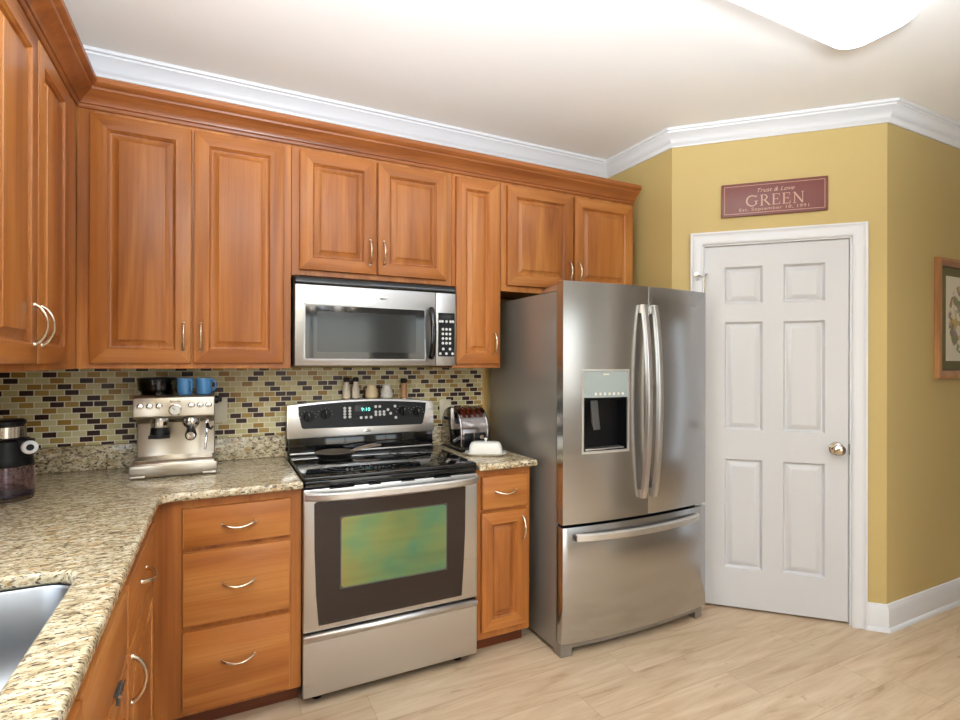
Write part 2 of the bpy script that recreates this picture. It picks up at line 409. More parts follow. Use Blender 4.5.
# ------------------------------------------------------------------ room shell
XL, YR, XR, H = -1.108, -6.0, 3.9, 2.72
S1 = Vector((2.044, -0.572)); S3 = Vector((2.785, -1.313))
def struct(name, mb, mat, label, cat, **kw):
    return mb.build(name, mat, None, label=label, cat=cat, kind='structure', **kw)
b = MB(); b.box(XL - .12, XR + .12, YR - .12, 0.12, -0.06, 0)
struct('floor', b, M_floor, 'light oak plank floor running along the range wall', 'floor', smooth=False)
b = MB(); b.box(XL - .12, XR + .12, YR - .12, 0.12, H, H + 0.06)
struct('ceiling', b, M_ceil, 'smooth off-white ceiling over the kitchen', 'ceiling', smooth=False)
b = MB(); b.box(XL - .12, XR + .12, 0, 0.12, 0, H)
struct('wall_back', b, M_yellow, 'yellow wall behind the range and the wall cabinets', 'wall', smooth=False)
def wall_holes(axis, fixed0, fixed1, a0, a1, holes):
    """wall box with rectangular holes; axis = 'x' wall lies in the y-z plane, 'y' wall lies in the x-z plane"""
    m = MB(); cuts = sorted({a0, a1} | {h[0] for h in holes} | {h[1] for h in holes})
    for p, q in zip(cuts, cuts[1:]):
        mid = (p + q) / 2; hh = [h for h in holes if h[0] < mid < h[1]]
        zs = [(0, H)] if not hh else [(0, hh[0][2]), (hh[0][3], H)]
        for z0, z1 in zs:
            if z1 - z0 > 1e-4:
                if axis == 'x': m.box(fixed0, fixed1, p, q, z0, z1)
                else: m.box(p, q, fixed0, fixed1, z0, z1)
    return m
struct('wall_left', wall_holes('x', XL - .12, XL, YR, 0, [(-2.5, -1.46, 1.08, 2.08)]), M_yellow, 'yellow wall behind the sink counter', 'wall', smooth=False)
struct('wall_rear', wall_holes('y', YR - .12, YR, XL, XR, [(0.0, 1.8, 0.02, 2.08), (2.35, 3.5, 0.9, 2.1)]), M_greige, 'pale greige wall opposite the range wall', 'wall', smooth=False)
b = MB(); b.box(XR, XR + .12, YR, S3.y, 0, H)
struct('wall_right', wall_holes('x', XR, XR + .12, YR, S3.y, [(-2.255, -2.145, .10, 2.24)]), M_greige, 'pale greige wall at the far right of the room', 'wall', smooth=False)
b = MB(); b.box(2.45, XR, -2.57, -2.45, 0, H)  # unseen wall added to keep light off the framed print wall
struct('wall_added_shade', b, M_greige, 'added pale greige wall, unseen, shading the framed print wall', 'wall', smooth=False)
# pantry: alcove wall, diagonal wall with a doorway, wall with the picture
b = MB(); b.box(S1.x, S1.x + .1, S1.y, 0, 0, H)
struct('wall_alcove', b, M_yellow, 'narrow yellow wall beside the refrigerator alcove', 'wall', smooth=False)
DIAG = Matrix.Translation((S1.x, S1.y, 0)) @ Matrix.Rotation(-PI / 4, 4, 'Z')      # local x along the wall, local -y into the room
DL = (S3 - S1).length
D0, D1, DH = 0.172, 0.886, 2.045
b = MB(DIAG); b.box(0, D0, 0, .1, 0, H); b.box(D1, DL, 0, .1, 0, H); b.box(D0, D1, 0, .1, DH, H)
b.box(D0 - .05, D1 + .05, .11, .13, 0, DH + .1)
struct('wall_diagonal', b, M_yellow, 'diagonal yellow wall around the white pantry door', 'wall', smooth=False)
b = MB(); b.box(S3.x, XR + .1, S3.y, S3.y + .1, 0, H)
struct('wall_side', b, M_yellow, 'darker yellow wall with the framed print on the far right', 'wall', smooth=False)
# white crown moulding on the ceiling
cp = [(0, H), (0, H - .094), (.007, H - .094), (.009, H - .084), (.014, H - .079), (.020, H - .065), (.031, H - .046), (.045, H - .030), (.054, H - .024), (.056, H - .016), (.064, H - .013), (.067, H - .008), (.067, H)]
b = MB(); b.sweep(cp, [(XL, YR), (XL, 0), (S1.x, 0), S1, S3, (XR, S3.y), (XR, YR)])
struct('trim_1', b, M_trim, 'white crown moulding along the ceiling edge', 'trim')
bp_ = [(0, 0), (.026, 0), (.026, .010), (.022, .018), (.015, .022), (.015, .112), (.010, .122), (.006, .135), (0, .138)]
dpt = lambda t: Vector((S1.x + t * .70711, S1.y - t * .70711))
b = MB(); b.sweep(bp_, [dpt(0.9505), S3, (XR, S3.y), (XR, YR)])
struct('baseboard_right', b, M_trim, 'white baseboard under the framed print wall', 'baseboard')
b = MB(); b.sweep(bp_, [dpt(0.0), dpt(0.105)])
struct('baseboard_pantry', b, M_trim, 'short white baseboard between refrigerator and pantry door', 'baseboard')
# unseen windows added to even out the brightness; patio door follows a reflection
def window(name, axis, f, a0, a1, z0, z1, label):
    m = MB(); t = .05
    def bx(p, q, r, s_, w=.03):
        if axis == 'x': m.box(f - w, f + .02, p, q, r, s_)
        else: m.box(p, q, f - w, f + .02, r, s_)
    bx(a0 - t, a0 + .02, z0 - t, z1 + t); bx(a1 - .02, a1 + t, z0 - t, z1 + t); bx(a0 - t, a1 + t, z1 - .02, z1 + t); bx(a0 - t, a1 + t, z0 - t, z0 + .02)
    bx((a0 + a1) / 2 - .02, (a0 + a1) / 2 + .02, z0, z1)
    struct(name, m, M_trim, label, 'window', bevel=.003)
window('window_added_sink', 'x', XL, -2.5, -1.46, 1.08, 2.08, 'added white window frame, unseen, over the sink counter')
window('window_2', 'y', YR, 0.0, 1.8, 0.02, 2.08, 'white glazed patio door frame opposite the range')
window('window_added_streak', 'x', XR + .03, -2.255, -2.145, .10, 2.24, 'added narrow white opening, unseen, for a streak on the refrigerator')  # added opening, mirrored as a bright streak on the refrigerator
window('window_added_dining', 'y', YR, 2.35, 3.5, 0.9, 2.1, 'added white window frame, unseen, opposite the pantry wall')

# ------------------------------------------------------------------ pantry door (door_1)
door = root_of('door_1', (dpt((D0 + D1) / 2).x, dpt((D0 + D1) / 2).y, 0), 0, 'white six-panel pantry door in the diagonal wall', 'door', kind='structure')
def door_leaf():
    m = MB(DIAG); x0, x1 = D0 + .004, D1 - .004; z0, z1 = .014, DH - .005; yf = .012
    xs = [(0.282, 0.474), (0.576, 0.774)]; zs = [(.232, .842), (1.006, 1.612), (1.714, 1.921)]
    cx = [x0] + [v for p in xs for v in p] + [x1]; cz = [z0] + [v for p in zs for v in p] + [z1]
    for i in range(5):
        for k in range(7):
            a, c, d, e = cx[i], cx[i + 1], cz[k], cz[k + 1]
            if i % 2 == 1 and k % 2 == 1:
                loops = [(0, 0), (.010, .017), (.015, .0175), (.040, .002), (.042, .002)]
                vs = []; fs = []
                for ins, dep in loops: vs += [(a + ins, yf + dep, d + ins), (c - ins, yf + dep, d + ins), (c - ins, yf + dep, e - ins), (a + ins, yf + dep, e - ins)]
                for q in range(len(loops) - 1):
                    for r in range(4): fs.append((q * 4 + r, q * 4 + (r + 1) % 4, q * 4 + 4 + (r + 1) % 4, q * 4 + 4 + r))
                q = 4 * (len(loops) - 1); fs.append((q, q + 1, q + 2, q + 3)); m.add(vs, fs)
            else: m.add([(a, yf, d), (c, yf, d), (c, yf, e), (a, yf, e)], [(0, 1, 2, 3)])
    yb = .05
    m.add([(x0, yf, z0), (x1, yf, z0), (x1, yf, z1), (x0, yf, z1), (x0, yb, z0), (x1, yb, z0), (x1, yb, z1), (x0, yb, z1)],
          [(0, 4, 5, 1), (1, 5, 6, 2), (2, 6, 7, 3), (3, 7, 4, 0), (4, 7, 6, 5)])
    return m
leaf = door_leaf().build('door_leaf', M_white, door)
# casing with a stepped profile, mitred at the top corners
def casing():
    m = MB(DIAG); w = .066; pr = [(0, 0), (0, .012), (.006, .017), (.020, .019), (.040, .015), (.052, .018), (.058, .024), (w, .024), (w, 0)]
    a, c, h = D0 - .006, D1 + .006, DH + .006; stations = [(a, 0, -1, 0), (a, h, -1, 1), (c, h, 1, 1), (c, 0, 1, 0)]
    vs = []; n = len(pr)
    for x, z, ox, oz in stations: vs += [(x + ox * u, -d, z + oz * u) for u, d in pr]
    fs = [(i * n + k, i * n + (k + 1) % n, (i + 1) * n + (k + 1) % n, (i + 1) * n + k) for i in range(3) for k in range(n)]
    fs += [tuple(range(n)), tuple(3 * n + k for k in range(n))]
    return m.add(vs, fs)
casing().build('door_casing', M_trim, door)
m = MB(DIAG); m.box(D0 - .008, D0 + .002, -.002, .1, 0, DH); m.box(D1 - .002, D1 + .008, -.002, .1, 0, DH); m.box(D0, D1, -.002, .1, DH - .003, DH + .008)
m.box(D0, D1, .055, .075, 0, 0.004)
m.build('door_jamb', M_trim, door)
Xk = DIAG @ T((0.826, .012, 0.927))
m = MB(Xk); m.lathe([(.0, 0), (.035, 0), (.035, .004), (.030, .009), (.013, .012), (.011, .03), (.016, .036), (.026, .044), (.029, .054), (.027, .064), (.019, .070), (.0, .072)], (0, 0, 0), 'y')
m.build('door_knob', M_nickel, door, label='round satin nickel knob')
m = MB(DIAG); m.box(D1 - .003, D1 + .002, -.001, .012, .90, .955); m.build('strike_plate', M_grey, door)
for hz in (.25, 1.03, 1.82):
    m = MB(DIAG); m.lathe([(.007, -.045), (.007, .045)], (D0 - .001, -.006, hz), 'z', 12); m.lathe([(.0, .045), (.009, .047), (.007, .054), (0, .056)], (D0 - .001, -.006, hz), 'z', 12)
    hg = m.build('hinge', M_nickel, door)
    if hz > 1.5:
        m = MB(DIAG); m.tube([(D0 - .001, -.008, hz + .05), (D0 - .02, -.03, hz + .052), (D0 - .042, -.045, hz + .06)], .004); m.lathe([(0, 0), (.011, .001), (.011, .012), (0, .013)], (D0 - .042, -.036, hz + .06), 'y', 14)
        m.tube([(D0 - .001, -.008, hz + .05), (D0 + .018, -.024, hz + .065)], .004); m.tube([(D0 - .005, -.01, hz + .045), (D0 - .04, -.02, hz + .03)], .003)
        m.build('hinge_pin_stop', M_chrome, hg)

# ------------------------------------------------------------------ sign over the pantry door
sg = root_of('wall_sign', tuple(DIAG @ Vector((0.51, -.008, 2.287))), 0, 'maroon family name sign with cream lettering above the pantry door', 'sign')
s0, s1, z0, z1 = .262, .780, 2.195, 2.377
m = MB(DIAG); m.box(s0, s1, -.016, -.001, z0, z1); m.build('board', [M_signred], sg, bevel=.0015)
m = MB(DIAG)
for (a, c, d, e) in ((s0 + .014, s1 - .014, z0 + .014, z0 + .0165), (s0 + .014, s1 - .014, z1 - .0165, z1 - .014), (s0 + .014, s0 + .0165, z0 + .014, z1 - .014), (s1 - .0165, s1 - .014, z0 + .014, z1 - .014)): m.box(a, c, -.0166, -.0158, d, e)
m.build('border_line', M_signink, sg)
SX = lambda x, z: DIAG @ T((x, -.0163, z))
# serif capitals drawn stroke by stroke
def serif_word():
    m = MB(SX(.520, 2.276)); hC = .058
    def bar(x0, z0, x1, z1, w):
        d = Vector((x1 - x0, z1 - z0)).normalized(); n = Vector((-d.y, d.x)) * w / 2
        m.prism([(x0 + n.x, z0 + n.y), (x1 + n.x, z1 + n.y), (x1 - n.x, z1 - n.y), (x0 - n.x, z0 - n.y)], -.0005, .0005, lambda u, v, a: (u, a, v))
    def arc(cx, cz, rx, rz, a0, a1, w0, w1, n=18):
        P = []; Q = []
        for i in range(n + 1):
            f = i / n; a = math.radians(a0 + (a1 - a0) * f); w = w0 + (w1 - w0) * math.sin(PI * f)
            P.append((cx + (rx + w / 2) * math.cos(a), cz + (rz + w / 2) * math.sin(a))); Q.append((cx + (rx - w / 2) * math.cos(a), cz + (rz - w / 2) * math.sin(a)))
        for i in range(n): m.prism([P[i], P[i + 1], Q[i + 1], Q[i]], -.0005, .0005, lambda u, v, a: (u, a, v))
    t, th = .0072, .0034; z0, z1 = -hC / 2, hC / 2
    def sf(x, z, w=.014): bar(x - w / 2, z, x + w / 2, z, .0024)
    x = -.134 # G
    arc(x + .030, 0, .027, hC / 2 - .001, 42, 318, th, t * 1.15, 26); bar(x + .050, -.021, x + .050, -.003, t); sf(x + .050, -.002, .020); bar(x + .0505, .018, x + .0505, .030, .003)
    x = -.062 # R
    bar(x + .006, z0, x + .006, z1, t); sf(x + .006, z0, .018); bar(x - .002, z1 - .001, x + .02, z1 - .001, .0026); arc(x + .018, .0145, .013, .0135, 90, -90, th, t)
    bar(x + .004, .001, x + .02, .001, .0026); bar(x + .018, .001, x + .043, z0 + .001, t); sf(x + .043, z0, .012)
    for x in (-.004, .046): # E E
        bar(x + .006, z0, x + .006, z1, t); bar(x - .002, z1 - .001, x + .034, z1 - .001, .003); bar(x - .002, z0 + .001, x + .036, z0 + .001, .003); bar(x + .006, .001, x + .026, .001, .0028)
        bar(x + .0335, z1, x + .0335, z1 - .012, .0026); bar(x + .0355, z0, x + .0355, z0 + .013, .0026); bar(x + .026, -.006, x + .026, .008, .0024)
    x = .097 # N
    bar(x + .006, z0, x + .006, z1, th); bar(x + .004, z1, x + .044, z0, t); bar(x + .044, z0, x + .044, z1, th); sf(x + .006, z0); sf(x + .044, z1); bar(x - .003, z1 - .001, x + .006, z1 - .001, .0024)
    return m
serif_word().build('family_name_lettering', M_signink, sg, weld=False)
text_mesh('script_lettering', 'Trust & Love', .031, SX(.527, 2.330), M_signink, sg, shear=.35, sx=1.12)
text_mesh('date_lettering', 'Est. September 10, 1991', .0235, SX(.523, 2.229), M_signink, sg, sx=1.32, spacing=1.12)

# ------------------------------------------------------------------ framed print on the side wall
fx0, fx1, fz0, fz1 = 3.256, 3.86, 1.297, 1.974; yw = S3.y - .001
pf = root_of('framed_print', ((fx0 + fx1) / 2, yw, fz0), 0, 'wood framed botanical print with olive mat on the right wall', 'picture')
m = MB(); pr = [(0, 0), (0, .020), (.006, .026), (.018, .030), (.028, .024), (.038, .016), (.044, .012), (.044, 0)]
vs = []; n = len(pr)
for cx_, cz_, ox, oz in ((fx0, fz0, 1, 1), (fx1, fz0, -1, 1), (fx1, fz1, -1, -1), (fx0, fz1, 1, -1)): vs += [(cx_ + ox * u, yw - d, cz_ + oz * u) for u, d in pr]
m.add(vs, [(i * n + k, i * n + (k + 1) % n, ((i + 1) % 4) * n + (k + 1) % n, ((i + 1) % 4) * n + k) for i in range(4) for k in range(n)])
m.build('frame', M_wframe, pf)
m = MB(); m.box(fx0 + .04, fx1 - .04, yw - .008, yw - .002, fz0 + .04, fz1 - .04); m.build('mat_board', M_mat, pf)
m = MB()
for a, c, d, e in ((fx0 + .040, fx0 + .064, fz0 + .04, fz1 - .04), (fx1 - .064, fx1 - .040, fz0 + .04, fz1 - .04), (fx0 + .064, fx1 - .064, fz0 + .04, fz0 + .05), (fx0 + .064, fx1 - .064, fz1 - .05, fz1 - .04)): m.box(a, c, yw - .011, yw - .0075, d, e)
m.build('dark_liner', M_linerwood, pf)
m = MB(); m.box(3.368, fx1 - .112, yw - .0095, yw - .008, 1.396, 1.877); sheet = m.build('botanical_sheet', M_botan, pf)

# ------------------------------------------------------------------ cabinets
# local frame for a run: u along the run, v up, w outward (into the room)
def Fback(y): return lambda u, v, w: (u, y - w, v)
def Fleft(x): return lambda u, v, w: (x + w, u, v)
def raised_door(F, u0, u1, v0, v1, mats, raised=True, t=.020, stile=.055, mi_v=0, mi_h=1):
    """cope-and-stick door with a raised centre panel; outer face at w = t"""
    m = MB()
    def q(pts, mi): m.add([F(*p) for p in pts], [tuple(range(len(pts)))], mi)
    e = .004
    # sides, rounded outer lip
    def ring(a, wa, b_, wb, mi=0):
        A = [(u0 + a, v0 + a, wa), (u1 - a, v0 + a, wa), (u1 - a, v1 - a, wa), (u0 + a, v1 - a, wa)]
        B = [(u0 + b_, v0 + b_, wb), (u1 - b_, v0 + b_, wb), (u1 - b_, v1 - b_, wb), (u0 + b_, v1 - b_, wb)]
        for k in range(4): q([A[k], A[(k + 1) % 4], B[(k + 1) % 4], B[k]], mi_v if k % 2 else mi_h)
    q([(u0, v0, 0), (u1, v0, 0), (u1, v1, 0), (u0, v1, 0)], mi_v)
    ring(0, 0, 0, t - e); ring(0, t - e, .0012, t - .0012); ring(.0012, t - .0012, e, t)
    if not raised:
        q([(u0 + e, v0 + e, t), (u1 - e, v0 + e, t), (u1 - e, v1 - e, t), (u0 + e, v1 - e, t)], mi_h); return m
    s = stile
    q([(u0 + e, v0 + e, t), (u0 + s, v0 + s, t), (u0 + s, v1 - s, t), (u0 + e, v1 - e, t)], mi_v)
    q([(u1 - s, v0 + s, t), (u1 - e, v0 + e, t), (u1 - e, v1 - e, t), (u1 - s, v1 - s, t)], mi_v)
    q([(u0 + e, v0 + e, t), (u1 - e, v0 + e, t), (u1 - s, v0 + s, t), (u0 + s, v0 + s, t)], mi_h)
    q([(u0 + s, v1 - s, t), (u1 - s, v1 - s, t), (u1 - e, v1 - e, t), (u0 + e, v1 - e, t)], mi_h)
    prof = [(s, t), (s + .0025, t - .005), (s + .007, t - .0075), (s + .008, t - .015), (s + .012, t - .0165), (s + .015, t - .016), (s + .036, t - .0035), (s + .037, t - .001), (s + .039, t - .0006)]
    wmax = (u1 - u0) / 2 - .012
    prof = [(min(a, wmax), w) for a, w in prof]
    for (a, wa), (b_, wb) in zip(prof, prof[1:]):
        if b_ - a > 1e-5 or abs(wa - wb) > 1e-5:
            A = [(u0 + a, v0 + a, wa), (u1 - a, v0 + a, wa), (u1 - a, v1 - a, wa), (u0 + a, v1 - a, wa)]
            B = [(u0 + b_, v0 + b_, wb), (u1 - b_, v0 + b_, wb), (u1 - b_, v1 - b_, wb), (u0 + b_, v1 - b_, wb)]
            for k in range(4): q([A[k], A[(k + 1) % 4], B[(k + 1) % 4], B[k]], mi_v)
    a, w = prof[-1]; q([(u0 + a, v0 + a, w), (u1 - a, v0 + a, w), (u1 - a, v1 - a, w), (u0 + a, v1 - a, w)], mi_v)
    return m
def pull(F, u, v, vertical, w0=.020, L=.112, out=.030):
    pts = []; rs = []
    for i in range(17):
        f = i / 16; s = (f - .5) * L; h = out * (math.sin(PI * f) ** .62)
        pts.append(F(u, v + s, w0 + h) if vertical else F(u + s, v - .010 * math.sin(PI * f), w0 + h)); rs.append(.0036 + .0022 * abs(f - .5) * 2)
    m = MB(); m.tube(pts, rs, 10)
    for s in (-L / 2, L / 2):
        c = Vector(F(u, v + s, w0) if vertical else F(u + s, v, w0)); d = (Vector(F(u, v, w0 + .004)) - Vector(F(u, v, w0)))
        m.tube([c - d * .1, c + d], [.0068, .0058], 12)
    return m
def carcass(F, u0, u1, v0, v1, depth, openings):
    """box body with a face frame that leaves the openings of the doors set on it"""
    m = MB()
    pts = [F(u, v, w) for w in (-depth, 0) for u, v in ((u0, v0), (u1, v0), (u1, v1), (u0, v1))]
    return m.add(pts, [(0, 1, 2, 3), (4, 5, 6, 7), (0, 1, 5, 4), (1, 2, 6, 5), (2, 3, 7, 6), (3, 0, 4, 7)])
MV = [M_wv, M_wx]; MVL = [M_wv, M_wy]
UF = -.325
def cabinet(name, F, base, box, depth, doors, drawers, label, mats, toe=None, cat='cabinet', group=None):
    r = root_of(name, base, 0, label, cat, group)
    u0, u1, v0, v1 = box
    carcass(F, u0, u1, v0, v1, depth, None).build('body', mats[0], r, bevel=.0012, seg=1)
    if toe:
        m = MB(); ua, ub, va, wd = toe
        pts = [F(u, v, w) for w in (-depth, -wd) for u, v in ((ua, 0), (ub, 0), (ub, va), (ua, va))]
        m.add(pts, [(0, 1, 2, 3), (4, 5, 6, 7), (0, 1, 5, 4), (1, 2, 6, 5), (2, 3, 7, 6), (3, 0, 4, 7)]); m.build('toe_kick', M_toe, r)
    for (a, c, d, e, hu, hv, vert) in doors:
        dd = raised_door(F, a, c, d, e, mats).build('door', mats, r)
        if hu is not None: pull(F, hu, hv, vert).build('handle', M_pull, dd)
    for (a, c, d, e, hv) in drawers:
        dd = raised_door(F, a, c, d, e, mats, raised=False).build('drawer', mats, r)
        if hv is not None: pull(F, (a + c) / 2, hv, False).build('handle', M_pull, dd)
    return r
UB, UT = 1.352, 2.41
ZD, ZT = 1.374, 2.335
FB = Fback(UF); FL = Fleft(-.788)
cabinet('wall_cabinet', FL, (-.95, -.66, UB), (-1.275, -.332, UB, UT), .318, [(-1.24, -.879, ZD, 2.315, -.910, 1.485, True), (-.873, -.530, ZD, 2.315, -.842, 1.485, True)], [], 'tall two-door wall cabinet on the left wall', MVL)
cabinet('wall_cabinet', FB, (-.40, -.16, UB), (-.788, -.014, UB, UT), .320, [(-.744, -.404, ZD, ZT, -.430, 1.482, True), (-.394, -.047, ZD, ZT, -.368, 1.482, True)], [], 'tall two-door wall cabinet above the espresso machine', MV)
cabinet('wall_cabinet', FB, (.375, -.16, 1.770), (-.0125, .7645, 1.770, UT), .320, [(.021, .365, 1.797, ZT, .338, 1.90, True), (.377, .730, 1.797, ZT, .404, 1.90, True)], [], 'short two-door wall cabinet above the microwave', MV)
cabinet('wall_cabinet', FB, (.907, -.16, UB), (.766, 1.049, UB, UT), .320, [(.783, 1.030, ZD, ZT, 1.003, 1.482, True)], [], 'narrow single-door wall cabinet beside the microwave', MV)
cabinet('wall_cabinet', FB, (1.5, -.16, 1.765), (1.0505, 1.975, 1.765, UT), .320, [(1.084, 1.511, 1.797, ZT, 1.486, 1.90, True), (1.526, 1.955, 1.797, ZT, 1.551, 1.90, True)], [], 'short two-door wall cabinet above the refrigerator', MV)
# crown along the tops of the wall cabinets
cp2 = [(0.001, 2.352), (.006, 2.352), (.010, 2.358), (.010, 2.366), (.016, 2.368), (.018, 2.376), (.030, 2.391), (.044, 2.402), (.056, 2.410), (.058, 2.418), (.066, 2.422), (.074, 2.433), (.074, 2.450), (.001, 2.450)]
m = MB(); m.sweep(cp2, [(-.788, -1.275), (-.788, UF), (1.975, UF)])
m.build('cabinet_crown_moulding', M_crownw_x, None, origin=(0, 0, 0), label='stained wood crown moulding topping the wall cabinets', cat='moulding')
# base cabinets
BF = -.61; FBb = Fback(BF); FLb = Fleft(-.508)
cabinet('base_cabinet', FBb, (-.25, -.3, 0), (-.507, -.004, .085, .8795), .58, [], [(-.416, -.047, .702, .846, .775), (-.416, -.047, .417, .683, .555), (-.416, -.047, .104, .396, .270)], 'three-drawer wooden base cabinet left of the range', MV, toe=(-.507, -.004, .085, .075))
cabinet('base_cabinet', FBb, (.915, -.3, 0), (.769, 1.060, .085, .8795), .58, [(.793, 1.037, .123, .676, 1.010, .585, True)], [(.793, 1.037, .694, .846, .775)], 'narrow wooden base cabinet with one drawer between range and refrigerator', MV, toe=(.769, 1.060, .085, .075))
cabinet('base_cabinet', FLb, (-.8, -1.0, 0), (-1.318, -.613, .085, .8795), .575, [(-1.318, -.775, .123, .682, -1.275, .60, True)], [(-1.318, -.775, .696, .848, .775)], 'base cabinet with drawer between the sink and the corner', MVL, toe=(-1.318, -.535, .085, .075))
r = cabinet('base_cabinet', FLb, (-.8, -1.8, 0), (-2.255, -1.3205, .085, .655), .575, [(-1.790, -1.352, .123, .682, None, None, True), (-2.240, -1.796, .123, .682, None, None, True)], [(-1.790, -1.352, .696, .848, None), (-2.240, -1.796, .696, .848, None)], 'sink base cabinet with false drawer fronts under the sink', MVL, toe=(-2.255, -1.3205, .085, .075))
m = MB(); m.box(-.526, -.5082, -2.255, -1.3205, .66, .8795); m.build('front_rail', M_wy, r)
cabinet('base_cabinet', FLb, (-.8, -2.7, 0), (-3.15, -2.257, .085, .8795), .575, [(-2.70, -2.275, .123, .682, -2.66, .60, True), (-3.13, -2.71, .123, .682, -2.74, .60, True)], [(-2.70, -2.275, .696, .848, .775), (-3.13, -2.71, .696, .848, .775)], 'base cabinet nearest the camera under the long counter', MVL, toe=(-3.15, -2.257, .085, .075))
# over-the-door towel clip on the sink cabinet
m = MB(); m.box(-.4875, -.482, -1.500, -1.445, .664, .690); m.box(-.505, -.482, -1.500, -1.445, .6835, .6865); m.box(-.505, -.503, -1.500, -1.445, .670, .6865)
tc_ = m.build('towel_clip', M_grey, None, bevel=.0008, origin=(-.485, -1.473, .68), label='small dark metal clip over the sink cabinet door', cat='clip')
m = MB(); m.tube([(-.4805, -1.503, .684), (-.4805, -1.442, .684)], .0035); m.build('rod', M_chrome, tc_)

# ------------------------------------------------------------------ granite counters
def slab(outer, hole, z0, z1, name, parent, bev):
    bm = bmesh.new()
    def loop(pts):
        vs = [bm.verts.new((x, y, z1)) for x, y in pts]; return [bm.edges.new((vs[i], vs[(i + 1) % len(vs)])) for i in range(len(vs))]
    es = loop(outer)
    if hole: es += loop(hole)
    g = bmesh.ops.triangle_fill(bm, use_beauty=True, use_dissolve=False, edges=es)
    faces = [f for f in bm.faces]
    ex = bmesh.ops.extrude_face_region(bm, geom=faces)
    vs = [v for v in ex['geom'] if isinstance(v, bmesh.types.BMVert)]
    bmesh.ops.translate(bm, verts=vs, vec=(0, 0, z0 - z1))
    bmesh.ops.recalc_face_normals(bm, faces=bm.faces)
    ee = [e for e in bm.edges if len(e.link_faces) == 2 and e.calc_face_angle(0) > math.radians(60) and abs(e.verts[0].co.z - e.verts[1].co.z) < 1e-5]
    bmesh.ops.bevel(bm, geom=ee, offset=bev, segments=4, profile=.5, affect='EDGES', clamp_overlap=True)
    me = bpy.data.meshes.new(name); bmesh.ops.transform(bm, matrix=WM[parent.name].inverted(), verts=bm.verts); bm.to_mesh(me); bm.free()
    me.materials.append(M_granite)
    for p in me.polygons: p.use_smooth = True
    me.set_sharp_from_angle(angle=math.radians(30))
    o = bpy.data.objects.new(name, me); COL.objects.link(o); o.parent = parent; WM[o.name] = WM[parent.name].copy(); return o
CZ0, CZ1 = .880, .912; XE = -.484
ct = root_of('granite_countertop', (-.8, -.8, CZ0), 0, 'L-shaped speckled granite countertop with the sink', 'countertop')
arcp = [(XE + .045 - .045 * math.cos(math.radians(a)), -.651 - .045 + .045 * math.sin(math.radians(a))) for a in (0, 22, 45, 68, 90)]
outer = [(XL + .001, -.001), (-.004, -.001), (-.004, -.651)] + arcp[::-1] + [(XE, -3.2), (XL + .001, -3.2)]
SK = (-.985, -.578, -2.12, -1.334)
slab(outer, rrect(*SK, .07), CZ0, CZ1, 'worktop', ct, .010)
m = MB(); m.box(XL + .031, -.004, -.030, -.001, CZ1, 1.018); m.box(XL + .001, XL + .031, -3.2, -.001, CZ1, 1.018)
m.build('backsplash_strip', M_granite, ct, bevel=.003)
c2 = root_of('granite_countertop', (.92, -.3, CZ0), 0, 'short speckled granite countertop under the toaster', 'countertop')
slab([(.769, -.001), (1.078, -.001), (1.078, -.651), (.769, -.651)], None, CZ0, CZ1, 'worktop', c2, .010)
m = MB(); m.box(.769, 1.078, -.030, -.001, CZ1, 1.018); m.build('backsplash_strip', M_granite, c2, bevel=.003)
# mosaic tile
m = MB(); m.box(XL + .001, 1.098, -.010, -.0005, 1.0185, 1.3515); m.box(-.004, .768, -.010, -.0005, .80, 1.0185)
m.build('tile_backsplash', M_mosaic, None, label='small brick mosaic tiles in brown, gold and sage behind the counters', cat='backsplash', kind='structure', smooth=False)
m = MB(); m.box(1.0985, 1.118, -.014, -.0005, .92, 1.3515); m.build('trim_2', M_tan, None, bevel=.002, label='tan edge strip at the end of the mosaic tiles', cat='trim', kind='structure')
# sink bowl
def sink_bowl():
    m = MB(); x0, x1, y0, y1 = SK[0] - .004, SK[1] + .004, SK[2] - .004, SK[3] + .004
    lv = [(-.008, .880 - .0015), (0, .880 - .0015), (.003, .874), (.010, .76), (.020, .70), (.045, .672), (.09, .664)]
    loops = [[(x, y, z) for x, y in rrect(x0 + i, x1 - i, y0 + i, y1 - i, max(.03, .075 - abs(i) * .3))] for i, z in lv]
    n = len(loops[0]); vs = [p for l in loops for p in l]; fs = []
    for a in range(len(loops) - 1):
        for k in range(n): fs.append((a * n + k, a * n + (k + 1) % n, (a + 1) * n + (k + 1) % n, (a + 1) * n + k))
    fs.append(tuple((len(loops) - 1) * n + k for k in range(n))); return m.add(vs, fs)
sk = sink_bowl().build('kitchen_sink', M_sinks, None, origin=(-.78, -1.74, .664), label='stainless steel undermount sink bowl in the granite counter', cat='sink')
sol = sk.modifiers.new('sheet', 'SOLIDIFY'); sol.thickness = .0012; sol.offset = 0
m = MB(); m.lathe([(.0, 0), (.045, 0), (.045, .003), (.036, .002), (.030, .004), (0, .004)], (-.78, -1.74, .6648)); m.build('drain', M_chrome, sk)

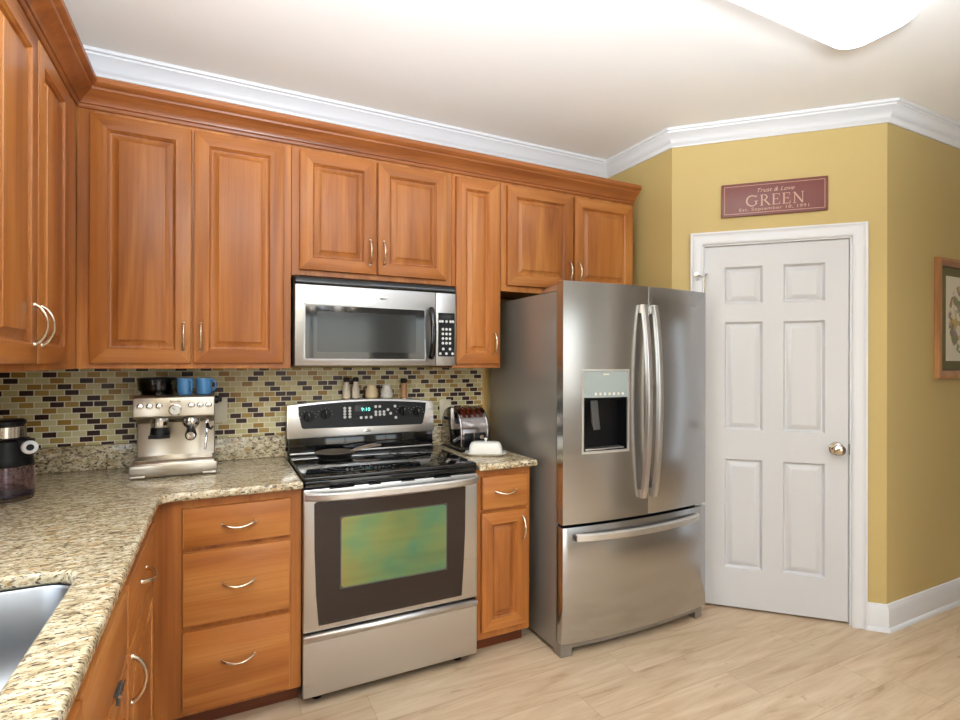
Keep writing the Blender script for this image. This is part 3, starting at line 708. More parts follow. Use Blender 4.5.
# ------------------------------------------------------------------ range
rg = root_of('electric_range', (.381, -.3, 0), 0, 'stainless electric range with black glass cooktop', 'range')
m = MB(); m.box(.004, .758, -.600, -.045, .045, .903); m.build('body', M_grey, rg, bevel=.002)
m = MB(); m.box(.001, .761, -.636, -.075, .9035, .921); m.box(.003, .759, -.630, -.598, .876, .9035); m.build('cooktop', M_blackgl, rg, bevel=.006, seg=3)
for cx_, cy_, rr in ((.205, -.23, .075), (.57, -.22, .10), (.20, -.475, .105), (.57, -.475, .08)):
    m = MB()
    for r_ in (rr, rr * .62):
        m.lathe([(r_ - .002, .9212), (r_ - .002, .9217), (r_ + .002, .9217), (r_ + .002, .9212)], (cx_, cy_, 0), seg=40, caps=False)
    m.build('burner_ring', M_grey, rg)
m = MB(); m.box(.010, .752, -.088, -.076, .9205, .930); m.build('cooktop_rear_trim', M_steel, rg, bevel=.003)
m = MB(); m.box(.004, .758, -.080, -.012, .9035, 1.0045); m.build('backguard_riser', M_blackgl, rg, bevel=.004)
# control backguard: gently arched top
top = lambda x: 1.166 + .022 * (1 - ((x - .381) / .381) ** 2)
xs = [-.002 + .766 * i / 24 for i in range(25)]
def tilt(u, v, a):   # front face leans back a little
    return (u, a + (.020 * (v - 1.0) / .17 if a < -.04 else 0), v)
m = MB(); m.prism([(x, top(x)) for x in xs[::-1]] + [(-.002, 1.003), (.764, 1.003)], -.012, -.085, tilt); m.build('backguard', M_steel, rg, bevel=.003, angle=50)
m = MB(); pan_top = lambda x: top(x) - .012
pts = [(x, pan_top(x)) for x in [.722 - .672 * i / 20 for i in range(21)]] + [(.052, 1.12), (.066, 1.055), (.075, 1.048), (.690, 1.042), (.700, 1.050), (.716, 1.11)]
m.prism(pts, -.060, -.0868, tilt); cpn = m.build('control_panel', M_black, rg, bevel=.0008, seg=1, angle=50)
def on_panel(x, z, d=0): return (x, -.0868 + .020 * (z - 1.0) / .17 - d, z)
for x, z in ((.098, 1.106), (.180, 1.116), (.589, 1.116), (.668, 1.108)):
    m = MB(); m.lathe([(.0275, 0), (.0275, .003), (.0, .003)], on_panel(x, z), 'y', 24)
    pz = on_panel(x, z); m.lathe([(.021, .003), (.019, .016), (.0, .016)], pz, 'y', 24); m.box(pz[0] - .0035, pz[0] + .0035, pz[1] - .030, pz[1] - .014, pz[2] - .021, pz[2] + .021)
    k_ = m.build('knob', M_black, rg, bevel=.001, seg=1)
    m = MB(); m.box(pz[0] - .001, pz[0] + .001, pz[1] - .0306, pz[1] - .030, pz[2] + .006, pz[2] + .020); m.build('knob_mark', M_print, k_)
    m = MB()
    for a in range(-120, 121, 30): 
        an = math.radians(90 - a); m.box(pz[0] + .036 * math.cos(an) - .0014, pz[0] + .036 * math.cos(an) + .0014, pz[1] - .0007, pz[1], pz[2] + .031 * math.sin(an) - .001, pz[2] + .031 * math.sin(an) + .001)
    m.build('dial_marks', M_print, rg)
px_ = [(.278, z) for z in (1.143, 1.128, 1.113, 1.098)] + [(.304, z) for z in (1.143, 1.128, 1.113, 1.098)] + [(.362 + .026 * i, 1.092) for i in range(3)] + [(.440, 1.146), (.462, 1.146)] + [(.440 + .022 * i, 1.104) for i in range(3)] + [(.440 + .022 * i, 1.118) for i in range(3)] + [(.506, 1.128), (.520, 1.108), (.545, 1.145), (.548, 1.085)]
for x, z in px_:
    m = MB(); m.lathe([(.0076, 0), (.0076, .0012), (.006, .0018), (0, .0018)], on_panel(x, z), 'y', 14); m.build('button', M_print, rg)
m = MB(); p = on_panel(.368, 1.133); m.box(.330, .415, p[1] - .001, p[1], 1.110, 1.156); ds = m.build('display', M_mwmesh, rg)
text_mesh('display_digits', '9:10', .026, T((.386, p[1] - .0014, 1.133)), M_digits, ds, sx=1.1)
m = MB(); p = on_panel(.391, 1.024); m.lathe([(.0, 0), (.02, 0), (.02, .002), (.0, .0025)], p, 'y', 24)
for v in m.v: v.z = p[2] + (v.z - p[2]) * .36
m.build('maker_badge', M_chrome, rg)
# oven door
m = MB(); m.box(-.001, .763, -.640, -.602, .305, .8735); od = m.build('oven_door', M_steel, rg, bevel=.006, seg=3)
m = MB(); gp = [(.040, .815), (.050, .822), (.692, .822), (.702, .815), (.700, .62), (.692, .45), (.684, .327), (.058, .327), (.048, .45), (.042, .62)]
m.prism(gp, -.6385, -.6425, lambda u, v, a: (u, a, v)); m.build('oven_glass', M_ovengl, od, bevel=.0008, seg=1)
m = MB(); m.prism(rrect(.147, .606, .463, .748, .012, 4), -.6420, -.6430, lambda u, v, a: (u, a, v)); m.build('oven_window', M_ovenin, od)
m = MB()
for a, c, d, e in ((.142, .147, .458, .753), (.606, .611, .458, .753), (.147, .606, .748, .753), (.147, .606, .458, .463)): m.box(a, c, -.6429, -.642, d, e)
m.build('window_border', M_grey, od)
# full-width handle bowing out from the door
def slabpath(pts, hw, thick, names=None):
    """ribbon-like bar: pts (centre points along x), half height hw, thickness"""
    m = MB(); vs = []; fs = []; n = len(pts)
    for (x, y, z), h, t_ in zip(pts, hw, thick):
        c = .35 * t_; vs += [(x, y - t_, z - h + c), (x, y - t_, z + h - c), (x, y - t_ + c, z + h), (x, y, z + h), (x, y, z - h), (x, y - t_ + c, z - h)]
    for i in range(n - 1):
        for k in range(6): fs.append((i * 6 + k, i * 6 + (k + 1) % 6, (i + 1) * 6 + (k + 1) % 6, (i + 1) * 6 + k))
    fs += [tuple(range(6)), tuple((n - 1) * 6 + k for k in range(6))]; return m.add(vs, fs)
hp = []; hh = []; ht = []
for i in range(25):
    f = i / 24; x = .004 + .756 * f; e = abs(2 * f - 1)
    out = .042 * (1 - e ** 6) + (.012 if e < .8 else 0) * 0; hp.append((x, -.639 - out, .848 - .004 * (1 - e ** 2))); hh.append(.017 - .001 * e); ht.append(.018)
slabpath(hp, hh, ht).build('oven_handle', M_handle, od)
for a, c in ((.10, .20), (.26, .31), (.40, .46), (.55, .63)):
    m = MB(); m.box(a, c, -.6405, -.630, .8685, .8742); m.build('door_vent', M_black, od)
m = MB(); dp = [(-.602, .045), (-.636, .045), (-.638, .050), (-.638, .262), (-.644, .270), (-.650, .282), (-.646, .292), (-.636, .296), (-.602, .296)]
m.prism(dp, 0.0, .762, lambda u, v, a: (a, u, v)); m.build('storage_drawer', M_steel, rg, bevel=.0015, seg=1)
for x, y in ((.065, -.56), (.697, -.56), (.065, -.10), (.697, -.10)):
    m = MB(); m.lathe([(.022, 0.0005), (.022, .008), (.010, .012), (.010, .05)], (x, y, 0), seg=14); m.build('leveling_foot', M_black, rg)

# ------------------------------------------------------------------ microwave
mw = root_of('microwave_oven', (.38, -.19, 1.36), 0, 'stainless over-the-range microwave with black window', 'microwave')
MX0, MX1 = -.003, .7625
m = MB(); m.box(MX0, MX1, -.352, -.012, 1.362, 1.7685); m.build('body', M_grey, mw, bevel=.002)
m = MB(); m.prism([(-.352, 1.7255), (-.384, 1.7255), (-.388, 1.735), (-.380, 1.758), (-.364, 1.7675), (-.352, 1.7675)], MX0, MX1, lambda u, v, a: (a, u, v)); 
vt = m.build('vent_grille', M_blackgl, mw, bevel=.002, seg=1)
m = MB(); m.box(MX0, .6535, -.3865, -.353, 1.364, 1.7245); md = m.build('door', M_mws, mw, bevel=.003)
m = MB(); m.prism(rrect(.040, .596, 1.396, 1.634, .008, 3), -.3850, -.3885, lambda u, v, a: (u, a, v)); mg = m.build('window_glass', M_mwgl, md, bevel=.0008, seg=1)
m = MB(); m.prism(rrect(.090, .552, 1.426, 1.608, .006, 3), -.3880, -.3890, lambda u, v, a: (u, a, v)); m.build('window_mesh', M_mwmesh, mg)
m = MB()
for a, c, d, e in ((.034, .040, 1.390, 1.640), (.596, .602, 1.390, 1.640), (.034, .602, 1.634, 1.640), (.034, .602, 1.390, 1.396)): m.box(a, c, -.3872, -.386, d, e)
m.build('window_bezel', M_mws, md, bevel=.001, seg=1)
hp = []; hh = []
m = MB(); pts = []; rs = []
for i in range(19):
    f = i / 18; pts.append((.629, -.389 - .034 * (math.sin(PI * f) ** .5), 1.404 + .238 * f)); rs.append(.013)
m.tube(pts, rs, 12, flat=1.15); m.build('door_handle', M_blackgl, md)
m = MB(); m.box(.6555, MX1, -.3865, -.353, 1.364, 1.7245); mc = m.build('control_column', M_mws, mw, bevel=.003)
m = MB(); m.box(.667, .756, -.3880, -.386, 1.410, 1.626); kp = m.build('keypad', M_black, mc, bevel=.0008, seg=1)
for i, z in enumerate((1.584, 1.545, 1.522, 1.499, 1.476, 1.447, 1.424)):
    for x in ((.676, .689, .711, .733, .746) if i == 0 else (.692, .711, .730) if i in (1, 2, 3, 4) else (.694, .730) if i == 5 else (.678, .711, .744)):
        m = MB(); m.lathe([(.0068, 0), (.0068, .0008), (0, .0008)], (x, -.388, z), 'y', 12); m.build('key', M_print, kp)
m = MB(); m.box(.684, .738, -.3886, -.388, 1.600, 1.618); m.build('clock_display', M_mwmesh, kp)
m = MB(); p = (.382, -.3865, 1.681); m.lathe([(.0, 0), (.030, 0), (.030, .002), (.0, .003)], p, 'y', 24)
for v in m.v: v.z = p[2] + (v.z - p[2]) * .22
m.build('maker_badge', M_chrome, md)

# ------------------------------------------------------------------ refrigerator
fr = root_of('refrigerator', (1.58, -.42, 0), 0, 'stainless french-door refrigerator with ice and water dispenser', 'refrigerator')
RX0, RX1 = 1.126, 2.036; DX0, DX1 = 1.124, 2.058
m = MB(); m.box(RX0, RX1, -.742, -.06, .022, 1.720); m.build('cabinet', M_fside, fr, bevel=.003)
def bow(x, k=.032): 
    f = (x - (DX0 + DX1) / 2) / ((DX1 - DX0) / 2); return -.800 - k * (1 - f * f)
def bowed(x0, x1, z0, z1, name, mat, cut=None):
    """door panel whose front face follows the bow; optional rectangular recess cut (a0,a1,b0,b1)"""
    m = MB(); N = 20; xs = sorted(set([x0 + (x1 - x0) * i / N for i in range(N + 1)] + (list(cut[:2]) if cut else []))); zs = [z0, z1] if not cut else [z0, cut[2], cut[3], z1]
    nx = len(xs)
    idx = {}
    def fv(i, k, back):
        key = (i, k, back)
        if key not in idx:
            idx[key] = len(m.v); m.v.append(Vector((xs[i], -.752 if back else bow(xs[i]), zs[k])))
        return idx[key]
    F_ = []
    for i in range(nx - 1):
        for k in range(len(zs) - 1):
            mid = (xs[i] + xs[i + 1]) / 2
            if cut and cut[0] < mid < cut[1] and k == 1: continue
            F_.append((fv(i, k, 0), fv(i + 1, k, 0), fv(i + 1, k + 1, 0), fv(i, k + 1, 0)))
    for i in range(nx - 1):
        for k in (0, len(zs) - 1): F_.append((fv(i, k, 0), fv(i, k, 1), fv(i + 1, k, 1), fv(i + 1, k, 0)))
        for k in range(len(zs) - 1): F_.append((fv(i, k, 1), fv(i, k + 1, 1), fv(i + 1, k + 1, 1), fv(i + 1, k, 1)))
    for k in range(len(zs) - 1):
        for i in (0, nx - 1): F_.append((fv(i, k, 0), fv(i, k + 1, 0), fv(i, k + 1, 1), fv(i, k, 1)))
    m.f += F_; m.mi += [0] * len(F_)
    return m.build(name, mat, fr, bevel=.002 if not cut else 0.0, seg=2, angle=60)
XM = 1.614
dz0, dz1 = .626, 1.762
ld = bowed(DX0, XM - .0012, dz0, dz1, 'door', M_fridge, cut=(1.232, 1.482, .962, 1.342))
rd = bowed(XM + .0012, DX1, dz0, dz1, 'door', M_fridge)
fz = bowed(DX0, DX1, .072, .612, 'freezer_drawer', M_fridge)
# black gap rail between the doors and the cabinet
m = MB(); m.box(RX0 + .012, RX1 - .012, -.760, -.740, .06, 1.72); m.build('gasket', M_blackm, fr)
# dispenser
def bq(x): return bow(x)
m = MB(); y0 = bow(1.36)
m.box(1.232, 1.482, -.765, -.760, .962, 1.342); m.box(1.2315, 1.235, bow(1.232) + .004, -.760, .962, 1.342); m.box(1.479, 1.4825, bow(1.48) + .004, -.760, .962, 1.342); m.box(1.232, 1.482, bow(1.232) + .004, -.760, .9615, .965)
m.box(1.235, 1.479, -.79, -.765, 1.195, 1.225)
dsp = m.build('dispenser_recess', M_black, ld)
m = MB(); N = 10
for i in range(N):
    a = 1.232 + .25 * i / N; c = 1.232 + .25 * (i + 1) / N
    m.add([(a, bow(a) - .001, 1.215), (c, bow(c) - .001, 1.215), (c, bow(c) - .001, 1.342), (a, bow(a) - .001, 1.342), (a, -.775, 1.215), (c, -.775, 1.215)], [(0, 1, 2, 3), (0, 4, 5, 1)])
dpn = m.build('dispenser_panel', M_disp, ld)
for i in range(7):
    x = 1.296 + .026 * i; m = MB(); m.lathe([(.0075, 0), (.0075, .0012), (0, .0012)], (x, bow(x) - .0012, 1.232), 'y', 12); m.build('dispenser_button', M_ivory if i % 2 else M_print, dpn)
m = MB(); m.box(1.337, 1.377, bow(1.36) - .0018, bow(1.36) - .0008, 1.322, 1.329); m.build('dispenser_mark', M_ivory, dpn)
# thin bezel
m = MB()
for i in range(N):
    a = 1.222 + .27 * i / N; c = 1.222 + .27 * (i + 1) / N
    for z0_, z1_ in ((1.342, 1.350), (.950, .962)):
        m.add([(a, bow(a) - .003, z0_), (c, bow(c) - .003, z0_), (c, bow(c) - .003, z1_), (a, bow(a) - .003, z1_), (a, bow(a) + .004, z0_), (c, bow(c) + .004, z0_), (c, bow(c) + .004, z1_), (a, bow(a) + .004, z1_)], [(0, 1, 2, 3), (0, 1, 5, 4), (3, 2, 6, 7)])
for a, c in ((1.222, 1.232), (1.482, 1.492)): m.box(a, c, bow(a) - .003, bow(a) + .012, .950, 1.350)
m.build('dispenser_bezel', M_bezel, ld)
m = MB(); m.prism([(-.800, 1.20), (-.812, 1.12), (-.822, 1.065), (-.818, 1.06), (-.800, 1.10), (-.79, 1.20)], 1.285, 1.325, lambda u, v, a: (a, u, v)); m.build('dispenser_paddle', M_grey, dsp, bevel=.002, seg=1)
m = MB(); m.box(1.240, 1.474, bow(1.36) + .006, -.775, .9655, .973); m.build('drip_tray', M_handle, dsp, bevel=.002)
def bar_handle(name, parent, vertical, a, b0, b1):
    m = MB(); N = 22; vs = []; fs = []
    for i in range(N + 1):
        f = i / N; s = b0 + (b1 - b0) * f; e = 1 - (2 * f - 1) ** 2
        if vertical:
            ox = 0; y = bow(a) - .014 - .040 * e ** .8; w = .0155; t_ = .011
            vs += [(a - w, y - t_ * .3, s), (a - w * .7, y - t_, s), (a + w * .7, y - t_, s), (a + w, y - t_ * .3, s), (a + w, y + t_, s), (a - w, y + t_, s)]
        else:
            y = bow(s) - .014 - .030 * e ** .6; w = .018; t_ = .011
            zc = a
            vs += [(s, y - t_ * .3, zc - w), (s, y - t_, zc - w * .7), (s, y - t_, zc + w * .7), (s, y - t_ * .3, zc + w), (s, y + t_, zc + w), (s, y + t_, zc - w)]
    for i in range(N):
        for k in range(6): fs.append((i * 6 + k, i * 6 + (k + 1) % 6, (i + 1) * 6 + (k + 1) % 6, (i + 1) * 6 + k))
    fs += [tuple(range(6)), tuple(N * 6 + k for k in range(6))]; m.add(vs, fs)
    for s in (b0 + .02, b1 - .02):
        if vertical: m.box(a - .012, a + .012, bow(a) - .014, bow(a) + .004, s - .02, s + .02)
        else: m.box(s - .02, s + .02, bow(s) - .016, bow(s) + .006, a - .010, a + .010)
    return m.build(name, M_handle, parent)
bar_handle('door_handle', ld, True, 1.572, .715, 1.668)
bar_handle('door_handle', rd, True, 1.642, .715, 1.668)
bar_handle('drawer_handle', fz, False, .566, 1.182, 1.972)
# base grille with a foot at each end
m = MB(); N = 16; y_ = lambda x: bow(x, .030) + .022
pts = [(DX0 + .004 + (DX1 - DX0 - .008) * i / N) for i in range(N + 1)]
for i in range(N):
    a, c = pts[i], pts[i + 1]; z0_ = .002 if (i < 1 or i == N - 1) else .040
    m.add([(a, y_(a), z0_), (c, y_(c), z0_), (c, y_(c), .066), (a, y_(a), .066), (a, -.72, z0_), (c, -.72, z0_), (c, -.72, .066), (a, -.72, .066)],
          [(0, 1, 2, 3), (4, 7, 6, 5), (0, 4, 5, 1), (3, 2, 6, 7), (0, 3, 7, 4), (1, 5, 6, 2)])
m.build('base_grille', M_fside, fr, weld=False)
m = MB(); m.box(RX0 + .02, RX1 - .02, -.70, -.10, .0, .022); m.build('roller_base', M_blackm, fr)
for x0_, x1_ in ((1.126, 1.196), (1.966, 2.036)):
    m = MB(); m.prism([(-.60, 1.7202), (-.775, 1.7202), (-.775, 1.732), (-.74, 1.752), (-.66, 1.745), (-.60, 1.728)], x0_, x1_, lambda u, v, a: (a, u, v)); m.build('hinge_cover', M_handle, fr, bevel=.003)
# maker's mark on the right door
X = T((1.93, bow(1.93) - .0006, 1.690)) @ Matrix.Rotation(math.atan2(.032 * 2 * .68 / .467, 1), 4, 'Z')
m = MB(X); 
ring = [(.013 * math.cos(a) , 0, .011 * math.sin(a)) for a in [math.radians(200 + 300 * i / 20) for i in range(21)]]
m.tube(ring, .0014, 6); m.tube([(-.014, 0, .003), (.0, 0, -.001), (.026, 0, .004)], .0012, 6)
mk = m.build('maker_badge', M_chrome, rd)
text_mesh('badge_lettering', 'Whirlpool', .011, X @ T((.020, 0, -.004)), M_chrome, rd)

# ------------------------------------------------------------------ espresso machine
es = root_of('espresso_machine', (-.462, -.19, CZ1), 0, 'stainless espresso machine with bean hopper on the granite counter', 'espresso machine')
EX0, EX1 = -.612, -.311
# side profile (y, z): base tray, recessed column, overhanging head
prof = [(-.045, .915), (-.335, .915), (-.340, .922), (-.336, .968), (-.328, .978), (-.205, .980), (-.205, 1.120), (-.225, 1.140), (-.318, 1.150), (-.326, 1.158), (-.318, 1.232), (-.308, 1.241), (-.045, 1.241)]
m = MB(); m.prism(prof, EX0 + .006, EX1 - .006, lambda u, v, a: (a, u, v)); m.build('body', M_esp, es, bevel=.003, angle=30)
m = MB(); m.box(EX0 - .004, EX1 + .004, -.342, -.29, .922, .966); m.box(EX0 - .004, EX0 + .05, -.344, -.29, .915, .926); m.box(EX1 - .05, EX1 + .004, -.344, -.29, .915, .926)
m.build('drip_tray', M_esp, es, bevel=.004)
m = MB(); m.box(EX0 + .015, EX1 - .015, -.325, -.21, .9785, .983); m.build('drip_grate', M_nickel, es, bevel=.001, seg=1)
for i, x in enumerate((-.585, -.335)):
    m = MB(); m.box(x - .02, x + .02, -.30, -.08, CZ1 + .0004, .916); m.build('rubber_foot', M_black, es)
def ef(x, z, d=0): return (x, -.326 + (z - 1.158) * .108 - d, z)
for x in (-.582, -.550, -.517, -.402, -.370, -.339):
    m = MB(); m.lathe([(.0105, 0), (.0105, .003), (.008, .0045), (0, .0045)], ef(x, 1.200), 'y', 18); bt = m.build('button', M_chrome, es)
    m = MB(); m.lathe([(.0125, -.001), (.0125, .0008), (.0105, .0008)], ef(x, 1.200), 'y', 18); m.build('button_ring', M_grey, bt)
m = MB(); m.lathe([(.024, -.002), (.024, .006), (.020, .008), (.019, .006), (.0, .006)], ef(-.460, 1.183), 'y', 28); pg = m.build('pressure_gauge', M_chrome, es)
m = MB(); m.lathe([(.0185, .0064), (0, .0066)], ef(-.460, 1.183), 'y', 28); m.build('gauge_face', M_ceram, pg)
p = ef(-.460, 1.183, .0075); m = MB(); m.tube([(p[0], p[1], p[2]), (p[0] - .010, p[1], p[2] + .010)], .0009, 6); m.build('gauge_needle', M_black, pg)
X = T((-.460, ef(0, 1.217)[1] - .0006, 1.217)); text_mesh('maker_lettering', 'Breville', .013, X, M_black, es)
# grinder outlet, group head, portafilter, steam wand
m = MB(); m.lathe([(.034, 1.150), (.034, 1.120), (.030, 1.108)], (-.518, -.268, 0)); m.build('grinder_chute', M_chrome, es)
m = MB(); m.lathe([(.033, 1.108), (.035, 1.090), (.038, 1.066), (.032, 1.064), (.0, 1.064)], (-.518, -.268, 0)); m.box(-.556, -.480, -.304, -.292, 1.066, 1.080); m.build('grinding_cradle', M_black, es)
m = MB(); m.lathe([(.030, 1.150), (.033, 1.140), (.033, 1.118), (.028, 1.108), (.018, 1.100), (.012, 1.086), (0, 1.086)], (-.405, -.262, 0)); m.build('group_head', M_chrome, es)
m = MB(); m.tube([(-.405, -.285, 1.108), (-.403, -.32, 1.096), (-.402, -.37, 1.084), (-.402, -.385, 1.082)], [.012, .016, .022, .020], 16); pfh = m.build('portafilter_handle', M_black, es)
m = MB(); m.lathe([(.0, 0), (.0165, .0005), (.0155, .004), (0, .005)], (-.402, -.384, 1.082), 'y', 18); m.build('handle_cap', M_chrome, pfh)
m = MB(); m.tube([(-.346, -.270, 1.150), (-.344, -.285, 1.125), (-.345, -.290, 1.08), (-.352, -.295, 1.01)], [.006, .006, .005, .0045], 10); sw = m.build('steam_wand', M_chrome, es)
m = MB(); m.tube([(-.344, -.287, 1.118), (-.342, -.300, 1.104), (-.330, -.306, 1.098), (-.322, -.302, 1.108)], [.006, .008, .006, .004], 8); m.build('wand_grip', M_black, sw)
m = MB(); m.lathe([(.018, 0), (.018, .008), (.014, .016), (0, .016)], (EX1 - .006, -.22, 1.215), 'x', 18); m.build('steam_dial', M_black, es)
m = MB(); m.lathe([(.058, 1.2415), (.060, 1.25), (.070, 1.262), (.072, 1.302), (.066, 1.302), (.064, 1.268), (.05, 1.2425)], (-.535, -.19, 0), caps=False); hpz = m.build('bean_hopper', M_smoke, es)
m = MB(); m.lathe([(.0, 1.302), (.073, 1.302), (.074, 1.309), (.066, 1.313), (.022, 1.314), (0, 1.314)], (-.535, -.19, 0)); m.build('hopper_lid', M_black, hpz)
m = MB(); m.lathe([(.0, 1.243), (.050, 1.243), (.062, 1.268), (.063, 1.285), (.0, 1.288)], (-.535, -.19, 0)); m.build('coffee_beans', plain('roast_beans', (58, 34, 22), .5), hpz)
# cup warming tray rail
m = MB(); m.tube([(-.318, -.29, 1.2445), (-.318, -.20, 1.2445), (-.318, -.09, 1.2445)], .002, 8); m.build('cup_rail', M_chrome, es)
# two blue cups on the cup warmer
def cup(name, x, y, rot, label, grp=None):
    r_ = root_of(name, (x, y, 1.2415), rot, label, 'mug', 'blue mugs on the espresso machine'); m = MB(T((x, y, 1.2415)))
    m.lathe([(.0, 0.0004), (.025, .0004), (.028, .004), (.0305, .035), (.0315, .069), (.0290, .069), (.028, .035), (.025, .008), (.0, .007)], (0, 0, 0), seg=30, caps=False); m.build('cup_body', M_blue, r_)
    m = MB(WM[r_.name]); m.tube([(.029, 0, .060), (.041, 0, .060), (.048, 0, .049), (.047, 0, .031), (.039, 0, .019), (.0285, 0, .018)], .0042, 10); m.build('cup_handle', M_blue, r_)
    return r_
cup('blue_mug', -.428, -.262, math.radians(-55), 'blue mug beside the bean hopper on the espresso machine')
cup('blue_mug', -.357, -.262, math.radians(-20), 'blue mug farthest right on the espresso machine')

# ------------------------------------------------------------------ coffee grinder at the far left
gx, gy = -.944, -.50
gr = root_of('coffee_grinder', (gx, gy, CZ1), 0, 'small black coffee grinder with purple-tinted container at left edge', 'coffee grinder')
m = MB(); m.lathe([(.060, CZ1 + .0005), (.074, CZ1 + .002), (.077, CZ1 + .014), (.0765, 1.028), (.073, 1.028), (.073, CZ1 + .018), (.062, CZ1 + .012), (.0, CZ1 + .012), ], (gx, gy, 0), caps=False, seg=40)
m.build('grounds_container', M_purple, gr)
m = MB(); m.lathe([(.062, CZ1 + .014), (.070, CZ1 + .018), (.071, CZ1 + .026), (.0, CZ1 + .028)], (gx, gy, 0)); m.build('coffee_grounds', plain('purple_residue', (72, 58, 118), .5), gr)
m = MB(); m.lathe([(.074, 1.029), (.076, 1.034), (.073, 1.050), (.071, 1.112), (.060, 1.120), (0, 1.120)], (gx, gy, 0), seg=40); mbz = m.build('motor_housing', M_black, gr)
m = MB(); m.box(gx + .02, gx + .080, gy - .052, gy + .0, 1.060, 1.118); m.build('dial_housing', M_black, gr, bevel=.006)
Xd = T((gx + .074, gy - .046, 1.092)) @ Matrix.Rotation(math.radians(22), 4, 'Z')
m = MB(Xd); m.lathe([(.0225, 0), (.0225, .012), (.019, .015), (.011, .015), (.011, .011), (0, .011)], (0, 0, 0), 'y', 28); dl = m.build('grind_dial', M_print, gr, label='pale ring dial')
m = MB(Xd); m.lathe([(.0108, .010), (.0108, .0145), (0, .0145)], (0, 0, 0), 'y', 24); m.build('dial_centre', M_black, dl)
m = MB(); m.lathe([(.050, 1.1205), (.054, 1.124), (.054, 1.160), (.050, 1.164), (0, 1.164)], (gx, gy, 0), seg=40); m.build('collar', M_nickel, gr)
m = MB(); m.lathe([(.051, 1.1645), (.054, 1.168), (.054, 1.178), (.047, 1.184), (0, 1.185)], (gx, gy, 0), seg=40); m.build('lid', M_black, gr)

# ------------------------------------------------------------------ things on the range
ZB = lambda x: top(x) + .0003
def jar(name, x, y, prof, mats_parts, label, cat, grp):
    z = ZB(x) ; r_ = root_of(name, (x, y, z), 0, label, cat, grp)
    for pname, pr_, mat_ in mats_parts:
        m = MB(T((x, y, z))); m.lathe(pr_, (0, 0, 0), seg=22); m.build(pname, mat_, r_)
    return r_
tall = [('glass', [(.0195, 0), (.021, .004), (.020, .050), (.013, .075), (.0125, .090), (0, .090)], M_saltglass), ('base_ring', [(.0215, .0), (.0225, .002), (.0222, .007), (0, .007)], M_nickel), ('cap', [(.0145, .0905), (.016, .094), (.016, .108), (.010, .113), (0, .114)], M_blackm)]
jar('salt_grinder', .293, -.040, None, tall, 'tall pale grinder with dark cap at left end of the range top', 'grinder', 'shakers and jars on the range top')
jar('salt_grinder', .341, -.040, None, tall, 'tall pale grinder with dark cap beside the cream pitchers', 'grinder', 'shakers and jars on the range top')
def pitcher(x, label, spots):
    z = ZB(x); r_ = root_of('cream_jar', (x, -.040, z), 0, label, 'jar', 'shakers and jars on the range top')
    m = MB(T((x, -.040, z))); m.lathe([(.025, 0), (.032, .007), (.034, .025), (.030, .046), (.025, .061), (.026, .072), (.023, .072), (.022, .061), (.027, .044), (.030, .025), (.0, .009)], (0, 0, 0), seg=26, caps=False); bd = m.build('jar_body', M_cream if not spots else M_ceram, r_)
    m = MB(T((x, -.040, z))); m.tube([(-.025, 0, .061), (-.038, 0, .057), (-.043, 0, .042), (-.039, 0, .026), (-.032, 0, .022)], .0045, 10); m.build('jar_handle', M_redbrown, r_)
    if spots:
        m = MB(T((x, -.040, z)))
        for a, h in ((-100, .044), (-70, .038), (-85, .024), (-115, .030), (-55, .050)):
            rr = .0335 if h < .035 else .0300; m.lathe([(0, -.002), (.0035, 0), (0, .002)], (rr * math.cos(math.radians(a)), rr * math.sin(math.radians(a)), h), seg=8, caps=False)
        m.build('painted_dots', M_redbrown, bd)
    return r_
pitcher(.425, 'cream pitcher with dark handle on the range top', False)
pitcher(.508, 'white pitcher with small dark specks on the range top', True)
jar('pepper_mill', .604, -.040, None, [('mill_body', [(.022, 0), (.0225, .006), (.018, .010), (.0165, .050), (.0145, .086), (0, .086)], M_pepper), ('mill_cap', [(.013, .0865), (.017, .090), (.019, .104), (.014, .112), (0, .113)], M_blackm), ('mill_ring', [(.0235, .0), (.0235, .005), (.0, .005)], M_nickel)], 'pale wooden pepper mill at right end of the range top', 'pepper mill', 'shakers and jars on the range top')
# skillet on the rear left burner
pn = root_of('frying_pan', (.200, -.215, .9222), 0, 'black frying pan on the rear burner of the range', 'frying pan')
m = MB(T((.200, -.215, .9222))); m.lathe([(.0, 0), (.070, 0), (.080, .003), (.090, .022), (.093, .024), (.090, .026), (.076, .007), (.068, .004), (0, .004)], (0, 0, 0), seg=40, caps=False); m.build('pan_body', M_iron, pn)
m = MB(T((.200, -.215, .9222))); m.lathe([(0, .0042), (.067, .0046), (.0755, .0078), (.0885, .0252), (.0880, .0262), (.075, .0085), (.066, .0052), (0, .0050)], (0, 0, 0), seg=40, caps=False); m.build('pan_interior', M_panint, pn, label='grey pan interior with its reflection put into the colour')
m = MB(T((.200, -.215, .9222))); m.tube([(.084, .018, .019), (.115, .024, .026), (.16, .034, .033), (.21, .045, .036), (.24, .050, .035)], [.006, .008, .009, .0095, .006], 10, flat=1.5); m.build('pan_handle', M_castint, pn)

